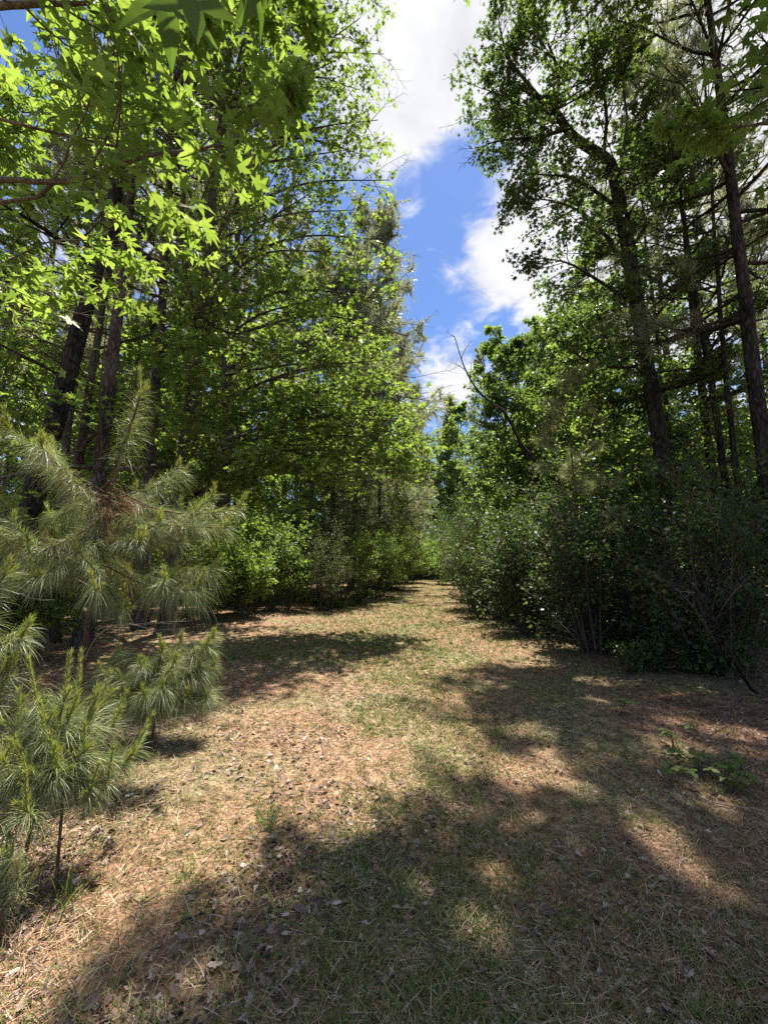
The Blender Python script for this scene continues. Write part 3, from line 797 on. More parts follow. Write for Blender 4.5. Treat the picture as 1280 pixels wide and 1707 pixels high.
def right_overhang():
    rng = np.random.default_rng(22)
    base = np.array([5.6, 2.2, 0.0]); root = thing('sweetgum_tree', 'sweetgum at the frame edge with one sunlit spray of yellow green star leaves', 'tree', base)
    tr = MB(); tr.smooth = True; TP = spline([(0, 0, -.05), (0, .05, 3), (-.1, 0, 7), (-.1, 0, 17.5)], 16); tube(tr, TP, np.linspace(.2, .05, 16), 9, rng, .03); obj('trunk', tr, 'bark_dark', root)
    keep = lambda P: gap_keep(P + base, rng, .95)
    fo = MB(); wb = MB(); wb.smooth = True
    C = spline([(0, 0, 4.2)] + [p - base for p in limb_px([(1330, 205, 3.0), (1260, 208, 3.1), (1190, 214, 3.2), (1110, 208, 3.3)])], 16)
    tube(wb, C, np.linspace(.018, .004, 16), 5); tw = []
    for (S, t) in side_branches(C[8:], rng, 8, .1, .75, .3, .0, .12, planar=.8):
        tube(wb, S, np.linspace(.004, .002, len(S)), 4)
        tw.append(S[[0, 1, 3, 4]])
        for (Q, _) in side_branches(S, rng, 3, .2, .7, .4, 0, .15, n_pts=4): tw.append(Q)
    leaf_twigs(fo, tw, rng, 5, .125, STARN, .04, None)
    obj('limb', wb, 'twig', root); obj('leaf_spray', fo, 'sweetgum', root)
    up = MB(); uw = MB(); up_n = 0
    clear = lambda P: keep(P) & ((P[:, 1] + base[1] < (P[:, 2] - 1.5) / 1.61 - .1 + .2 * rng.normal(size=len(P))) | ((P[:, 0] + base[0] > .36 * (P[:, 1] + base[1]) + .25) & (rng.random(len(P)) < .4)))
    for i in range(900):                                       # boughs added high over the viewer, mostly out of view, to shade near ground
        G = np.array([[rng.uniform(-1.4, 4.2), rng.uniform(.9, 4.6), 0.0]]); h = rng.uniform(11, 17)
        T = G[0] + SDIR * (h / SDIR[2]); E = T - base
        if sunlit(G)[0] or np.hypot(E[0], E[1]) > 7.5 or not clear(E[None])[0]: continue
        up_n += 1
        if up_n > 70: break
        s0 = np.array([-.05, .02, min(16.5, E[2] * rng.uniform(.75, .95))])
        P = spline([s0, s0 * .5 + E * .5 + np.array([0, 0, .25]) + rng.normal(size=3) * .15, E], 8)
        grow_limb(uw, up, P, .03, rng, 9, 6, 9, .135, STAR, clear, lf=.34, t0=.5, twig_r=.003)
    for i in range(16):
        a = rng.uniform(1.6, 3.4); z = rng.uniform(4.6, 9); P = bent((-.05, 0.02, z), np.array([math.cos(a), math.sin(a), .2]), rng.uniform(1.5, 3.4), rng, 7, .1, .05)
        grow_limb(uw, up, P, .03, rng, 6, 5, 8, .15, STAR, clear, twig_r=.004)
    obj('limb', uw, 'bark_dark', root); obj('crown', up, 'sweetgum', root)


right_overhang()


def left_sweetgum():
    rng = np.random.default_rng(31)
    off = lambda P: (P[:, 0] < .02 * P[:, 1] + .1 + 1.05 * np.clip((6.5 - P[:, 2]) / 2, 0, 1) + .25 * np.sin(P[:, 2] * 1.7) + rng.normal(0, .15, len(P)))
    keep = lambda P: off(P) & gap_keep(P, rng, .6) & bend_light(P, rng, .9) & left_light(P, rng, .22)
    root = make_broadleaf('sweetgum_tree', 'lush sunlit sweetgum filling the left side with dense bright green leaves', 'tree', (-4.4, 8.6), rng, 17, 2.4, 4.6, .17, 25, 8, 6, 8, .15, STAR, 'sweetgum', 'bark_gray',
                          lean=(.9, -.3), keepw=keep, bias=(.9, -.45, .35), jit=.55, profile=lambda f: .95 - .45 * f, lowinc=.05)
    base = np.array(root.location); kl = lambda P: keep(P + base)
    fo = MB()                                                  # long low limbs reaching to the trail
    tips = [(728, 735, 9.6), (718, 668, 9.9), (560, 130, 8.6), (500, -30, 8.4), (580, 250, 8.8), (430, 130, 7.8), (600, 150, 9.5), (630, -60, 9.8), (612, 260, 9.6), (560, -40, 9), (590, 350, 9.4), (705, 695, 9.3), (692, 630, 9.5), (700, 745, 9.4), (680, 560, 9.6), (690, 790, 9.2), (660, 770, 8.8), (600, 795, 7.6), (655, 700, 8.2), (640, 600, 8.4), (650, 500, 8.8), (640, 400, 9.0), (650, 300, 9.2), (630, 200, 9.2), (640, 90, 9.4), (625, -10, 9.4), (430, 740, 6.8), (520, 780, 7.6), (560, 690, 8.8),
            (540, 610, 7.4), (520, 500, 7.4), (560, 420, 7.8), (520, 320, 7.4), (545, 210, 7.8), (560, 100, 8), (380, 640, 6.6), (450, 420, 6.8), (400, 800, 7.4), (330, 700, 6.6), (300, 560, 6.4), (360, 480, 6.4), (600, 740, 9.2), (600, 30, 8.4), (480, 120, 7.2), (470, 20, 7.4), (420, 250, 6.6)]
    for q, (px, py, Y) in enumerate(tips):
        E = at(px, py, Y) - base; h = max(1.4, E[2] * rng.uniform(.72, .92)); s0 = np.array([.9 * h / 17, -.3 * h / 17, h])
        P = spline([s0, s0 * .5 + E * .5 + np.array([0, 0, .18 * np.linalg.norm(E - s0) * .6]) + rng.normal(size=3) * .1, E], 10); wl = MB(); wl.smooth = True
        grow_limb(wl, fo, P, .04, rng, 13, 6, 9, .14, STAR, kl, lf=.40, t0=.25, twig_r=.0035, vshift=.08); obj('limb', wl, 'bark_gray', root)
    obj('lower_crown', fo, 'sweetgum', root)
    make_broadleaf('sweetgum_tree', 'second sweetgum behind the lush one, leaves hanging over its gray trunk', 'tree', (-5.2, 13.0), rng, 15, 2.8, 4.6, .16, 24, 8, 6, 7, .18, STAR, 'sweetgum', 'bark_gray',
                   lean=(-.2, 0), keepw=lambda P: off(P) & bend_light(P, rng, .92) & left_light(P, rng, .7), bias=(1, 0, .3), profile=lambda f: .95 - .4 * f, lowinc=.05)
    make_broadleaf('sweetgum_tree', 'slender two-stemmed sweetgum behind the tall young pine', 'tree', (-5.9, 7.6), rng, 14, 3.0, 3.4, .10, 15, 7, 5, 7, .15, STAR, 'sweetgum', 'bark_gray',
                   lean=(.6, .2), keepw=lambda P: gap_keep(P, rng, .8), lowinc=.1)


left_sweetgum()


def right_main():
    """tall tree with a crooked limb that forks out to the left over the trail"""
    rng = np.random.default_rng(41); Y = 9.2
    base = np.array([*at(1118, 800, Y)[:2], 0.0]); base[2] = gh(base[0], base[1]) - .03
    root = thing('oak_tree', 'tall dark tree whose crooked upper trunk bends and forks out over the trail', 'tree', base)
    T = [base + (.1, 0, 0)] + [at(px, py, y) for (px, py, y) in [(1106, 780, Y), (1090, 680, Y), (1075, 600, Y), (1060, 500, Y), (1040, 380, Y), (1024, 300, Y), (1010, 265, Y), (955, 228, Y - .1), (925, 185, Y - .2), (900, 165, Y - .3), (862, 140, Y - .4)]]
    C = spline(np.array(T) - base, 40); tr = MB(); tr.smooth = True; tube(tr, C, np.interp(np.linspace(0, 1, 40), [0, .05, .5, .75, 1], [.235, .175, .15, .10, .025]), 10, rng, .03); obj('trunk', tr, 'bark_dark', root)
    xg = lambda P: P[:, 0] > .075 * P[:, 1] + 1.35 + .55 * np.clip((6.5 - P[:, 2]) / 3, 0, 1) + .3 * np.sin(P[:, 2] * 1.3) + rng.normal(0, .15, len(P))
    keep = lambda P: gap_keep(P + base, rng, .9) & xg(P + base)
    wb = MB(); wb.smooth = True; fo = MB()
    hand = [[(1040, 380, Y), (1030, 300, Y + .3), (1045, 200, Y + .4), (1030, 80, Y + .5), (1040, -60, Y + .5)],
            [(1005, 262, Y), (1010, 180, Y - .3), (985, 90, Y - .5), (975, -20, Y - .6)],
            [(945, 215, Y - .1), (900, 228, Y - .3), (850, 232, Y - .5), (810, 240, Y - .7)],
            [(925, 185, Y - .2), (930, 120, Y - .4), (900, 40, Y - .6), (880, -40, Y - .7)],
            [(1062, 510, Y), (1000, 470, Y - .4), (950, 440, Y - .6), (905, 430, Y - .8)],
            [(1055, 470, Y), (1000, 380, Y - .3), (940, 340, Y - .4), (880, 330, Y - .5)],
            [(1078, 610, Y), (1020, 612, Y - .3), (975, 600, Y - .4), (920, 560, Y - .5)],
            [(1070, 560, Y), (1130, 480, Y - .4), (1200, 420, Y - .6)],
            [(1048, 420, Y), (1110, 330, Y - .3), (1180, 260, Y - .5)],
            [(900, 165, Y - .3), (850, 100, Y - .5), (830, 40, Y - .6)],
            [(1035, 350, Y), (960, 300, Y - .8), (890, 290, Y - 1.2)],
            [(1085, 650, Y), (1150, 640, Y - .4), (1210, 600, Y - .6)]]
    for h in hand:
        P = spline(limb_px(h) - base, 9); wl = MB(); wl.smooth = True
        grow_limb(wl, fo, P, .05, rng, 13, 7, 11, .115, STAR, keep, lf=.5, t0=.15, twig_r=.004); obj('limb', wl, 'bark_dark', root)
    for i in range(26):
        k = rng.integers(14, 38); d = unit(rng.normal(size=3) * [1, 1, .4] + [0, -.1, .3])
        P = bent(C[k], d, rng.uniform(1.2, 2.8), rng, 6, .12, .1)
        if not keep(P[3:4])[0]: continue
        grow_limb(wb, fo, P, .025, rng, 7, 5, 11, .115, STAR, keep, twig_r=.004)
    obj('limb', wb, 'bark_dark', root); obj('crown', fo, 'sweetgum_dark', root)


right_main()

# ------------------------------------------------------------------ trunks and pines one can tell apart


def named_trees():
    rng = np.random.default_rng(51)
    gap = lambda P: gap_keep(P, rng, .92)
    rightside = lambda P: (P[:, 0] > .085 * P[:, 1] + 1.5) & gap_keep(P, rng, .92)
    leftside = lambda P: (P[:, 0] < .06 * P[:, 1] + .3) & gap_keep(P, rng, .92)
    # left: the thick dark leaning trunk, and a straight one beside it
    p = at(-12, 1050, 6.6)
    make_broadleaf('oak_tree', 'thick black-barked trunk leaning beside the young pines', 'tree', (p[0], p[1]), rng, 16, 5.5, 3.5, .18, 9, 7, 5, 8, .15, OVALW, 'sweetgum', 'bark_dark', lean=(2.4, .3), keepw=gap, twist=.03)
    p = at(140, 1040, 7.4)
    tall_pine('pine_tree', 'straight dark pine trunk directly behind the tall young pine', (p[0], p[1]), rng, 20, 9, 2.6, .135, 7, 3, 26, .2, .009, lean=(.5, 0), keepw=gap)
    p = at(372, 930, 14)
    tall_pine('pine_tree', 'straight gray pine trunk seen through leaves behind the lush sweetgum', (p[0], p[1]), rng, 24, 11, 3.0, .2, 9, 4, 24, .2, .012, keepw=leftside)
    # centre-left pine group with wispy crowns
    tall_pine('pine_tree', 'tall wispy gray green pine leaning over the bend, outer of the twin trunks', (-1.7, 21.5), rng, 21.5, 5.0, 5.4, .16, 13, 5, 32, .34, .032, lean=(1.0, .4), keepw=lambda P: (P[:, 0] < 3.9 + rng.normal(0, .3, len(P))) & bend_light(P, rng, .2), bias=(1, -.2, .3), dead=14, sub=9, bushy=3)
    tall_pine('pine_tree', 'tall pine with bare lower stubs, inner of the twin trunks', (-2.75, 22.3), rng, 18.5, 8, 4.8, .17, 9, 5, 32, .32, .032, keepw=lambda P: (P[:, 0] < 3.2) & bend_light(P, rng, .25), dead=12, sub=8, bushy=3)
    tall_pine('pine_tree', 'pale pine crown low beside the bend, with drooping bare branches', (-.3, 27.5), rng, 21, 3.5, 4.4, .15, 16, 6, 30, .30, .033, keepw=lambda P: (P[:, 0] < 4.6) & bend_light(P, rng, .2), bias=(1, -.2, .2), dead=10, sub=8, bushy=3)
    for (x, y, H, z0, lab) in [(1.0, 35, 19, 3, 'wispy gray green pine closing the view left of the trail end'), (3.8, 52, 25, 4, 'far gray green pine straight above the trail end'), (-1.8, 39, 22, 5, 'far pine crown behind the high olive thicket'), (8.2, 50, 22, 3, 'far pine on the right of the trail end above the bright bush')]:
        tall_pine('pine_tree', lab, (x, y), rng, H, z0, 3.6, .14, 15, 5, 26, .36, .05, dead=4, sub=7, bushy=2)
    # right side pines
    p = at(1185, 760, 9.8)
    tall_pine('pine_tree', 'tall shaded pine with drooping needle sprays right of the crooked tree', (p[0], p[1]), rng, 19, 5.0, 4.0, .115, 14, 4, 36, .24, .007, keepw=rightside, nmat='needle_tall', bark='bark_dark', sub=8)
    p = at(1275, 760, 7.2)
    tall_pine('pine_tree', 'thick dark pine trunk at the frame edge with heavy dark upper boughs', (p[0], p[1]), rng, 18, 6.0, 4.2, .15, 13, 4, 36, .24, .006, keepw=rightside, nmat='needle_tall', bark='bark_dark', sub=8)
    p = at(962, 930, 8.6)
    tall_pine('pine_tree', 'thin young pine with wispy gray needles standing in the dark shrubs', (p[0], p[1]), rng, 5.2, 1.9, 1.5, .035, 8, 3, 50, .22, .0055, keepw=None, nmat='needle', bark='bark_red', dead=4, sub=4)
    p = at(1218, 700, 8.2)
    tall_pine('pine_tree', 'slim pine with long sprays reaching up between the two dark pines', (p[0], p[1]), rng, 14, 5.5, 2.6, .07, 12, 3, 40, .24, .006, keepw=rightside, nmat='needle_tall', bark='bark_dark', sub=6)
    # slender trunks on the right
    for (px, y, r_, H, lab, lean) in [(1000, 12.5, .06, 12, 'slender trunk standing just left of the crooked tree', (.3, 0)), (1142, 11.5, .09, 15, 'slim dark trunk between the crooked tree and the shaded pine', (-.5, 0)),
                                      (1230, 8.4, .08, 13, 'thin trunk in shade between two dark pines', (-.3, .2)), (905, 15.5, .055, 10, 'thin trunk rising from the dark shrubs beyond the young pine', (-.6, 0)),
                                      (1090, 14, .08, 14, 'thin dark trunk hidden partly behind the crooked tree', (.2, 0)), (950, 17, .07, 12, 'thin trunk among bright green saplings behind the shrubs', (.4, 0))]:
        p = at(px, 900, y)
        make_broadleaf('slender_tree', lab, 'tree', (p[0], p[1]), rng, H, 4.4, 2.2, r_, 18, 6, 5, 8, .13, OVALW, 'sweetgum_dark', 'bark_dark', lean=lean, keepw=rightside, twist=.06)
    # sunlit trees beyond on the right
    for (px, y, H, R_, lab) in [(850, 19, 11.5, 3.2, 'sunlit green tree with rounded top where the trail bends'), (915, 24, 15.5, 4.0, 'taller sunlit tree behind the rounded one at the bend'), (1000, 21, 15, 3.6, 'sunlit leafy tree seen between thin shaded trunks')]:
        p = at(px, 900, y)
        make_broadleaf('young_tree', lab, 'tree', (p[0], p[1]), rng, H, 2.0, R_, .11, 40, 7, 5, 7, .2, STAR, 'bright', 'bark_gray', keepw=lambda P: P[:, 0] > .105 * P[:, 1] + 1.4 + .3 * np.sin(P[:, 2] * 1.6) + rng.normal(0, .15, len(P)), lowinc=.2, profile=lambda f: .9 - .5 * f)
    # crooked dead leaning stem
    Y = 13.0
    P = spline([at(893, 905, Y), at(893, 782, Y), at(868, 740, Y), at(842, 690, Y), at(800, 655, Y), at(775, 615, Y), at(757, 560, Y)], 26); P[0][2] = gh(P[0][0], P[0][1])
    base = P[0].copy(); root = thing('dead_tree', 'crooked leafless stem leaning out over the trail against the sky', 'dead tree', base)
    tr = MB(); tr.smooth = True; tube(tr, P - base, np.linspace(.075, .012, 26), 7, rng, .03); obj('trunk', tr, 'bark_dark', root)
    wb = MB()
    for (S, t) in side_branches((P - base)[8:], rng, 9, .1, .8, .26, .3, .2):
        tube(wb, S, np.linspace(.014, .004, len(S)), 4)
        for (Q, _) in side_branches(S, rng, 3, .2, .7, .45, .1, .2, n_pts=4): tube(wb, Q, np.linspace(.006, .002, 4), 3)
    obj('branch', wb, 'bark_dark', root)


named_trees()

# ------------------------------------------------------------------ shrubs


def make_shrub(name, label, loc, rng, h, R, nstem, per, size, tpl, leaf, bark='twig', group=None, nb=8, ntw=5, low=.12, keepw=None, r=.014, spread=.05, jit=.6):
    loc = np.array([loc[0], loc[1], gh(loc[0], loc[1]) - .02]); root = thing(name, label, 'shrub', loc, 0, group)
    st = MB(); st.smooth = True; fo = MB(); kf = None if keepw is None else (lambda P: keepw(P + loc))
    for i in range(nstem):
        a = rng.uniform(0, 6.28); rr = R * math.sqrt(rng.random()); hh = h * rng.uniform(.6, 1.05) * (1 - .35 * (rr / R) ** 2)
        b = np.array([math.cos(a), math.sin(a), 0]) * rr * .3; e = np.array([math.cos(a) * rr, math.sin(a) * rr, hh])
        P = spline([b, b * .6 + e * .4 + np.array([0, 0, .12 * hh]) + rng.normal(size=3) * .05 * R, e], 8)
        grow_limb(st, fo, P, r, rng, nb, ntw, per, size, tpl, kf, lf=.42, twf=.5, k=4, jit=jit, spread=spread, t0=low, twig_r=.0028)
    obj('stems', st, bark, root); obj('foliage', fo, leaf, root)
    return root


def build_shrubs():
    rng = np.random.default_rng(61)
    nosun = None
    # left edge of the trail
    S = [((-1.95, 13.8), 3.0, .9, 'feathery gray green shrub on reddish stems where the litter meets grass', 'olive', OVALN, .07),
         ((-1.25, 15.6), 3.3, 1.0, 'pale green shrub on dark bare stems beside the sunlit bend', 'bright', OVAL, .09),
         ((-3.2, 13.0), 2.6, .9, 'bright leafed shrub half hidden at the foot of the lush sweetgum', 'bright', OVALW, .09),
         ((-.35, 18.8), 3.6, 1.6, 'rounded bright bush spilling over the left of the bend', 'bright', OVAL, .10),
         ((.75, 24.5), 3.6, 1.8, 'large light green bush beyond the rounded one at the bend', 'bright', OVAL, .12),
         ((1.9, 33), 4.4, 2.2, 'far green bush closing the left of the trail end', 'bright', OVAL, .14),
         ((-3.6, 18), 4.2, 1.8, 'tall olive bush under the twin pine trunks', 'olive', OVAL, .11),
         ((-3.0, 23), 6.5, 2.4, 'gray green thicket under the wispy pines', 'olive', OVALN, .13),
         ((-2.4, 17.0), 4.4, 1.5, 'tall pale olive shrub between the pale shrub and the rounded bush', 'olive', OVALN, .11),
         ((-4.3, 14.5), 4.6, 1.5, 'high leafy shrub behind the feathery shrub on reddish stems', 'sweetgum', OVALW, .11),
         ((-.8, 26), 6.5, 2.3, 'tall gray green shrub rising behind the large light bush', 'olive', OVAL, .13),
         ((-.6, 33), 8.0, 2.8, 'high olive thicket left of the trail end', 'olive', OVAL, .15),
         ((1.0, 40), 9.0, 3.0, 'high bright thicket left of the far trail end', 'bright', OVAL, .17),
         ((-3.9, 11.6), 2.2, .9, 'low leafy shrub at the litter edge under the lush sweetgum', 'sweetgum', OVALW, .09)]
    for (loc, h, R_, lab, mat, tpl, sz) in S:
        make_shrub('shrub', lab, loc, rng, h, R_, 17 if h < 3.5 else 26, 7, sz, tpl, mat, low=.25, group='shrubs along the sunlit trail side')
    # end of the trail
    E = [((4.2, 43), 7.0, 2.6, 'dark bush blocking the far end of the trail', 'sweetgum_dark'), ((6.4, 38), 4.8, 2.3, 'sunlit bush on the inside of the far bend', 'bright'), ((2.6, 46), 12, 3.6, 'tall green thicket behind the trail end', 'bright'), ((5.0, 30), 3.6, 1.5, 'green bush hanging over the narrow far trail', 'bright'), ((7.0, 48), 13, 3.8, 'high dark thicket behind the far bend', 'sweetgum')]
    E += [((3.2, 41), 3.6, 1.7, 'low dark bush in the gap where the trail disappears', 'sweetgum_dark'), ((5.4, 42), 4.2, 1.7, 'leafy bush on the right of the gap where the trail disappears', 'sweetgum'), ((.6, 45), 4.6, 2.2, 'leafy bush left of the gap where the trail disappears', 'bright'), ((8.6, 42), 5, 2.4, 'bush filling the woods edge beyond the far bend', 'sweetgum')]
    for (loc, h, R_, lab, mat) in E:
        make_shrub('shrub', lab, loc, rng, h, R_, 24, 7, .17, OVAL, mat, low=.0, group='bushes at the trail end', spread=.1)
    # the dark wall of wax myrtle on the right
    W = [((4.5, 5.7), 2.9, 1.05), ((3.6, 7.2), 2.8, 1.05), ((5.2, 7.6), 3.6, 1.25), ((3.15, 9.2), 2.7, 1.0), ((4.6, 9.6), 3.9, 1.3), ((3.2, 11.4), 3.2, 1.15), ((5.0, 12.2), 4.4, 1.45), ((3.2, 14.0), 3.6, 1.25), ((3.65, 17.0), 4.6, 1.45), ((6.1, 15.8), 5.0, 1.7), ((4.15, 20.6), 5.2, 1.7), ((4.6, 25), 5.6, 1.9), ((6.9, 9), 4.2, 1.5), ((6.8, 6.4), 3.4, 1.4), ((8.2, 12), 4.8, 1.8)]
    labs = ['dark glossy shrub nearest the shaded corner behind bare twigs', 'dark low shrub beside the red litter gap under the trees', 'tall dark shrub in front of the thick edge pine', 'rounded dark shrub leaning on the grass edge below the thin young pine', 'dense dark shrub at the foot of the crooked tree', 'dark shrub with paler tips next to the thin young pine', 'broad dark shrub between the thin young pine and the crooked tree',
            'dark fine-leafed shrub hanging over the shaded stripe of trail', 'tall feathery dark shrub leaning in below the leafless stem', 'deep shaded shrub under the leafless crooked stem', 'tall dark shrub narrowing the trail before the bend', 'high dark shrub on the shaded inside of the bend', 'dark shrub beneath the shaded pine trunks', 'dark shrub low at the frame edge under the thick pine', 'dark shrub deep among the shaded trunks']
    for ((x, y), h, R_), lab in zip(W, labs):
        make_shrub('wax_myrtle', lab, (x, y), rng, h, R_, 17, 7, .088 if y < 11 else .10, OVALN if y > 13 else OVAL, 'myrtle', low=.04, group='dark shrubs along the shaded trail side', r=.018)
    X = [((6.3, 10.6), 5.6, 1.6, 'leafy understory sapling filling the space under the crooked tree'), ((8.6, 9.2), 5.8, 1.8, 'broad leafy understory sapling before the edge pine trunks'), ((4.9, 14.8), 5.4, 1.5, 'leafy sapling rising over the fine-leafed dark shrub'), ((7.6, 14.5), 6.5, 1.9, 'tall leafy sapling glimpsed between the dark pine trunks'), ((10.5, 12.5), 6.5, 2.1, 'leafy sapling deep in shade at the frame edge'), ((6.0, 19), 6.5, 1.9, 'green sapling behind the leafless crooked stem')]
    X += [((9.4, 15.5), 8.5, 2.3, 'high leafy tree behind the shaded pine trunks'), ((12.5, 16.5), 9.0, 2.6, 'high leafy tree beyond the edge pine trunk'), ((7.4, 18.5), 9.0, 2.2, 'high leafy tree right behind the crooked tree'), ((11.5, 20.5), 9.5, 2.8, 'leafy tree filling the far gap between dark pine trunks'), ((8.0, 11.4), 7.0, 1.7, 'slim leafy sapling against the shaded pine trunk')]
    for (loc, h, R_, lab) in X:
        make_shrub('understory_sapling', lab, loc, rng, h, R_, 20, 7, .11, OVALW, 'sweetgum', low=.15, group='leafy saplings behind the dark shrubs', r=.02)
    make_shrub('shrub', 'small pale silvery shrub at the foot of the dark shrub wall', (2.75, 12.0), rng, 1.3, .5, 9, 7, .06, OVALN, 'olive', low=.1)
    # low growth thickening towards the shrubs on both sides
    first = {}
    for i in range(64):
        side = i % 2; y = math.exp(rng.uniform(math.log(5.2 if side else 14.5), math.log(27))); c = float(path_x(y))
        if side: x = c + 2.75 + .02 * y + abs(rng.normal(0, .5)) + (.5 if y < 8 else 0)
        else: x = c - 2.35 - abs(rng.normal(0, .5)) + .03 * max(0, y - 14)
        lab = 'low dark leafy weed at the foot of the dark shrub wall' if side else 'low bright weed at the foot of the sunlit trailside shrubs'
        grp = 'low weeds on the shaded trail side' if side else 'low weeds on the sunlit trail side'
        if side not in first:
            first[side] = make_shrub('low_weed', lab, (x, y), rng, .55 if side else .42, .45, 9, 6, .07, OVALW if side else OVAL, 'sweetgum_dark' if side else 'bright', low=.05, group=grp, nb=5, ntw=3, r=.006)
        else: copy_tree(first[side], (x, y, float(gh(x, y)) - .02), rng.uniform(0, 6.28), rng.uniform(.5, 1.6) if side else rng.uniform(.4, .95), lab, grp)
    # understory deep left
    U = [((-5.4, 5.8), 2.2, 1.1), ((-7.2, 7.2), 3.0, 1.5), ((-6.8, 9.6), 3.4, 1.5), ((-4.6, 10.6), 2.6, 1.2), ((-6.0, 12.5), 3.6, 1.6), ((-9.5, 10), 4.0, 1.9), ((-8.3, 14), 4.6, 2.0), ((-5.2, 16), 4.0, 1.7), ((-8, 19), 5.5, 2.2)]
    ul = ['leafy dark shrub behind the edge young pines', 'bright backlit shrub behind the leaning black trunk', 'tall backlit shrub seen between the dark trunks', 'dark shrub under the lush sweetgum', 'loose green shrub behind the two-stemmed sweetgum', 'sunlit green thicket far behind the black trunk', 'sunlit shrub seen between the straight trunks', 'green shrub behind the straight gray pine trunk', 'far green thicket deep in the left woods']
    for ((x, y), h, R_), lab in zip(U, ul):
        make_shrub('shrub', lab, (x, y), rng, h, R_, 14, 6, .10, OVALW, 'sweetgum', low=.15, group='shrubs in the left woods')


build_shrubs()

# ------------------------------------------------------------------ woods behind, copied from a few kinds


def build_woods():
    rng = np.random.default_rng(71)
    kinds = {}
    def place(kind, maker, x, y, s, label, group):
        z = float(gh(x, y)) - .03
        if kind not in kinds:
            o = maker((x, y)); kinds[kind] = o; o['label'] = label; o['group'] = group; o.scale = (s, s, s); o.location = (x, y, z)
        else:
            copy_tree(kinds[kind], (x, y, z), rng.uniform(0, 6.28), s, label, group)
    pine_a = lambda p: tall_pine('pine_tree', 'x', p, rng, 22, 9, 3.4, .17, 12, 5, 34, .26, .034, dead=16, sub=8)
    pine_b = lambda p: tall_pine('pine_tree', 'x', p, rng, 25, 13, 3.2, .19, 10, 5, 34, .26, .034, dead=16, sub=8)
    green_a = lambda p: make_broadleaf('broadleaf_tree', 'x', 'tree', p, rng, 15, 2.5, 3.6, .13, 32, 6, 5, 7, .21, OVALW, 'sweetgum', 'bark_gray', twig_r=.006)
    green_b = lambda p: make_broadleaf('broadleaf_tree', 'x', 'tree', p, rng, 10, 1.4, 2.8, .08, 28, 6, 5, 7, .20, OVALW, 'bright', 'bark_gray', twig_r=.006)
    dark_a = lambda p: make_broadleaf('broadleaf_tree', 'x', 'tree', p, rng, 17, 4.0, 3.4, .15, 30, 6, 5, 7, .20, OVALW, 'sweetgum_dark', 'bark_dark', twig_r=.006)
    pts = []
    def ok(x, y, d):
        for (a, b) in pts:
            if (a - x) ** 2 + (b - y) ** 2 < d * d: return False
        pts.append((x, y)); return True
    for i in range(1500):
        if len(pts) >= 62: break
        y = rng.uniform(9, 46); x = -rng.uniform(4.5, 5 + y * .75)
        if x > path_x(y) - 4.5 or not ok(x, y, 2.6): continue
        q = rng.random()
        if q < .42: place('pa', pine_a, x, y, rng.uniform(.85, 1.15), 'distant straight pine trunk in the woods behind the lush sweetgum', 'pines in the left woods')
        elif q < .75: place('ga', green_a, x, y, rng.uniform(.8, 1.15), 'leafy tree in the sunlit woods behind the lush sweetgum', 'leafy trees in the left woods')
        else: place('gb', green_b, x, y, rng.uniform(.8, 1.2), 'low bright leafy tree deep in the woods left of the trail', 'low bright trees in the left woods')
    pts.clear()
    for i in range(1500):
        if len(pts) >= 50: break
        y = rng.uniform(11, 48); x = rng.uniform(6, 7 + y * .95)
        if x < path_x(y) + 5.2 or not ok(x, y, 2.4): continue
        q = rng.random()
        if q < .26: place('pb', pine_b, x, y, rng.uniform(.8, 1.1), 'distant straight pine trunk in the shaded woods behind the crooked tree', 'pines in the right woods')
        elif q < .33: place('da', dark_a, x, y, rng.uniform(.75, 1.1), 'dark leafy tree in the shaded woods behind the crooked tree', 'dark trees in the right woods')
        else: place('gr', green_b, x, y, rng.uniform(.8, 1.2), 'bright backlit tree in the woods behind the dark shrubs', 'bright trees in the right woods')
    pts.clear()
    for i in range(400):                                   # closing the view beyond the bend
        if len(pts) >= 22: break
        y = rng.uniform(46, 72); x = rng.uniform(-10, 18)
        if not ok(x, y, 3.5): continue
        place('ge', green_a, x, y, rng.uniform(1.0, 1.35), 'far leafy tree closing the view beyond the trail end', 'trees beyond the trail end')


build_woods()

# ------------------------------------------------------------------ small plants and sticks


def grass_tuft(label, loc, rng, n, L, spread, mat='grass_green', w=.004, el0=.75):
    z = float(gh(*loc)); mb = MB(); a = rng.uniform(0, 6.28, n); el = np.clip(rng.normal(el0 + .3, .3, n), .15, 1.5)
    D = np.stack([np.cos(a) * np.cos(el), np.sin(a) * np.cos(el), np.sin(el)], 1); P = rng.normal(size=(n, 3)) * [spread, spread, 0]
    strips(mb, P, D, L * rng.uniform(.5, 1.1, n), w, rng.uniform(.15, .6, n), rng, rng.uniform(0, 1, n), 3)
    o = obj('grass_tuft', mb, mat); o.location = (loc[0], loc[1], z); return tag(o, label, 'grass tuft')


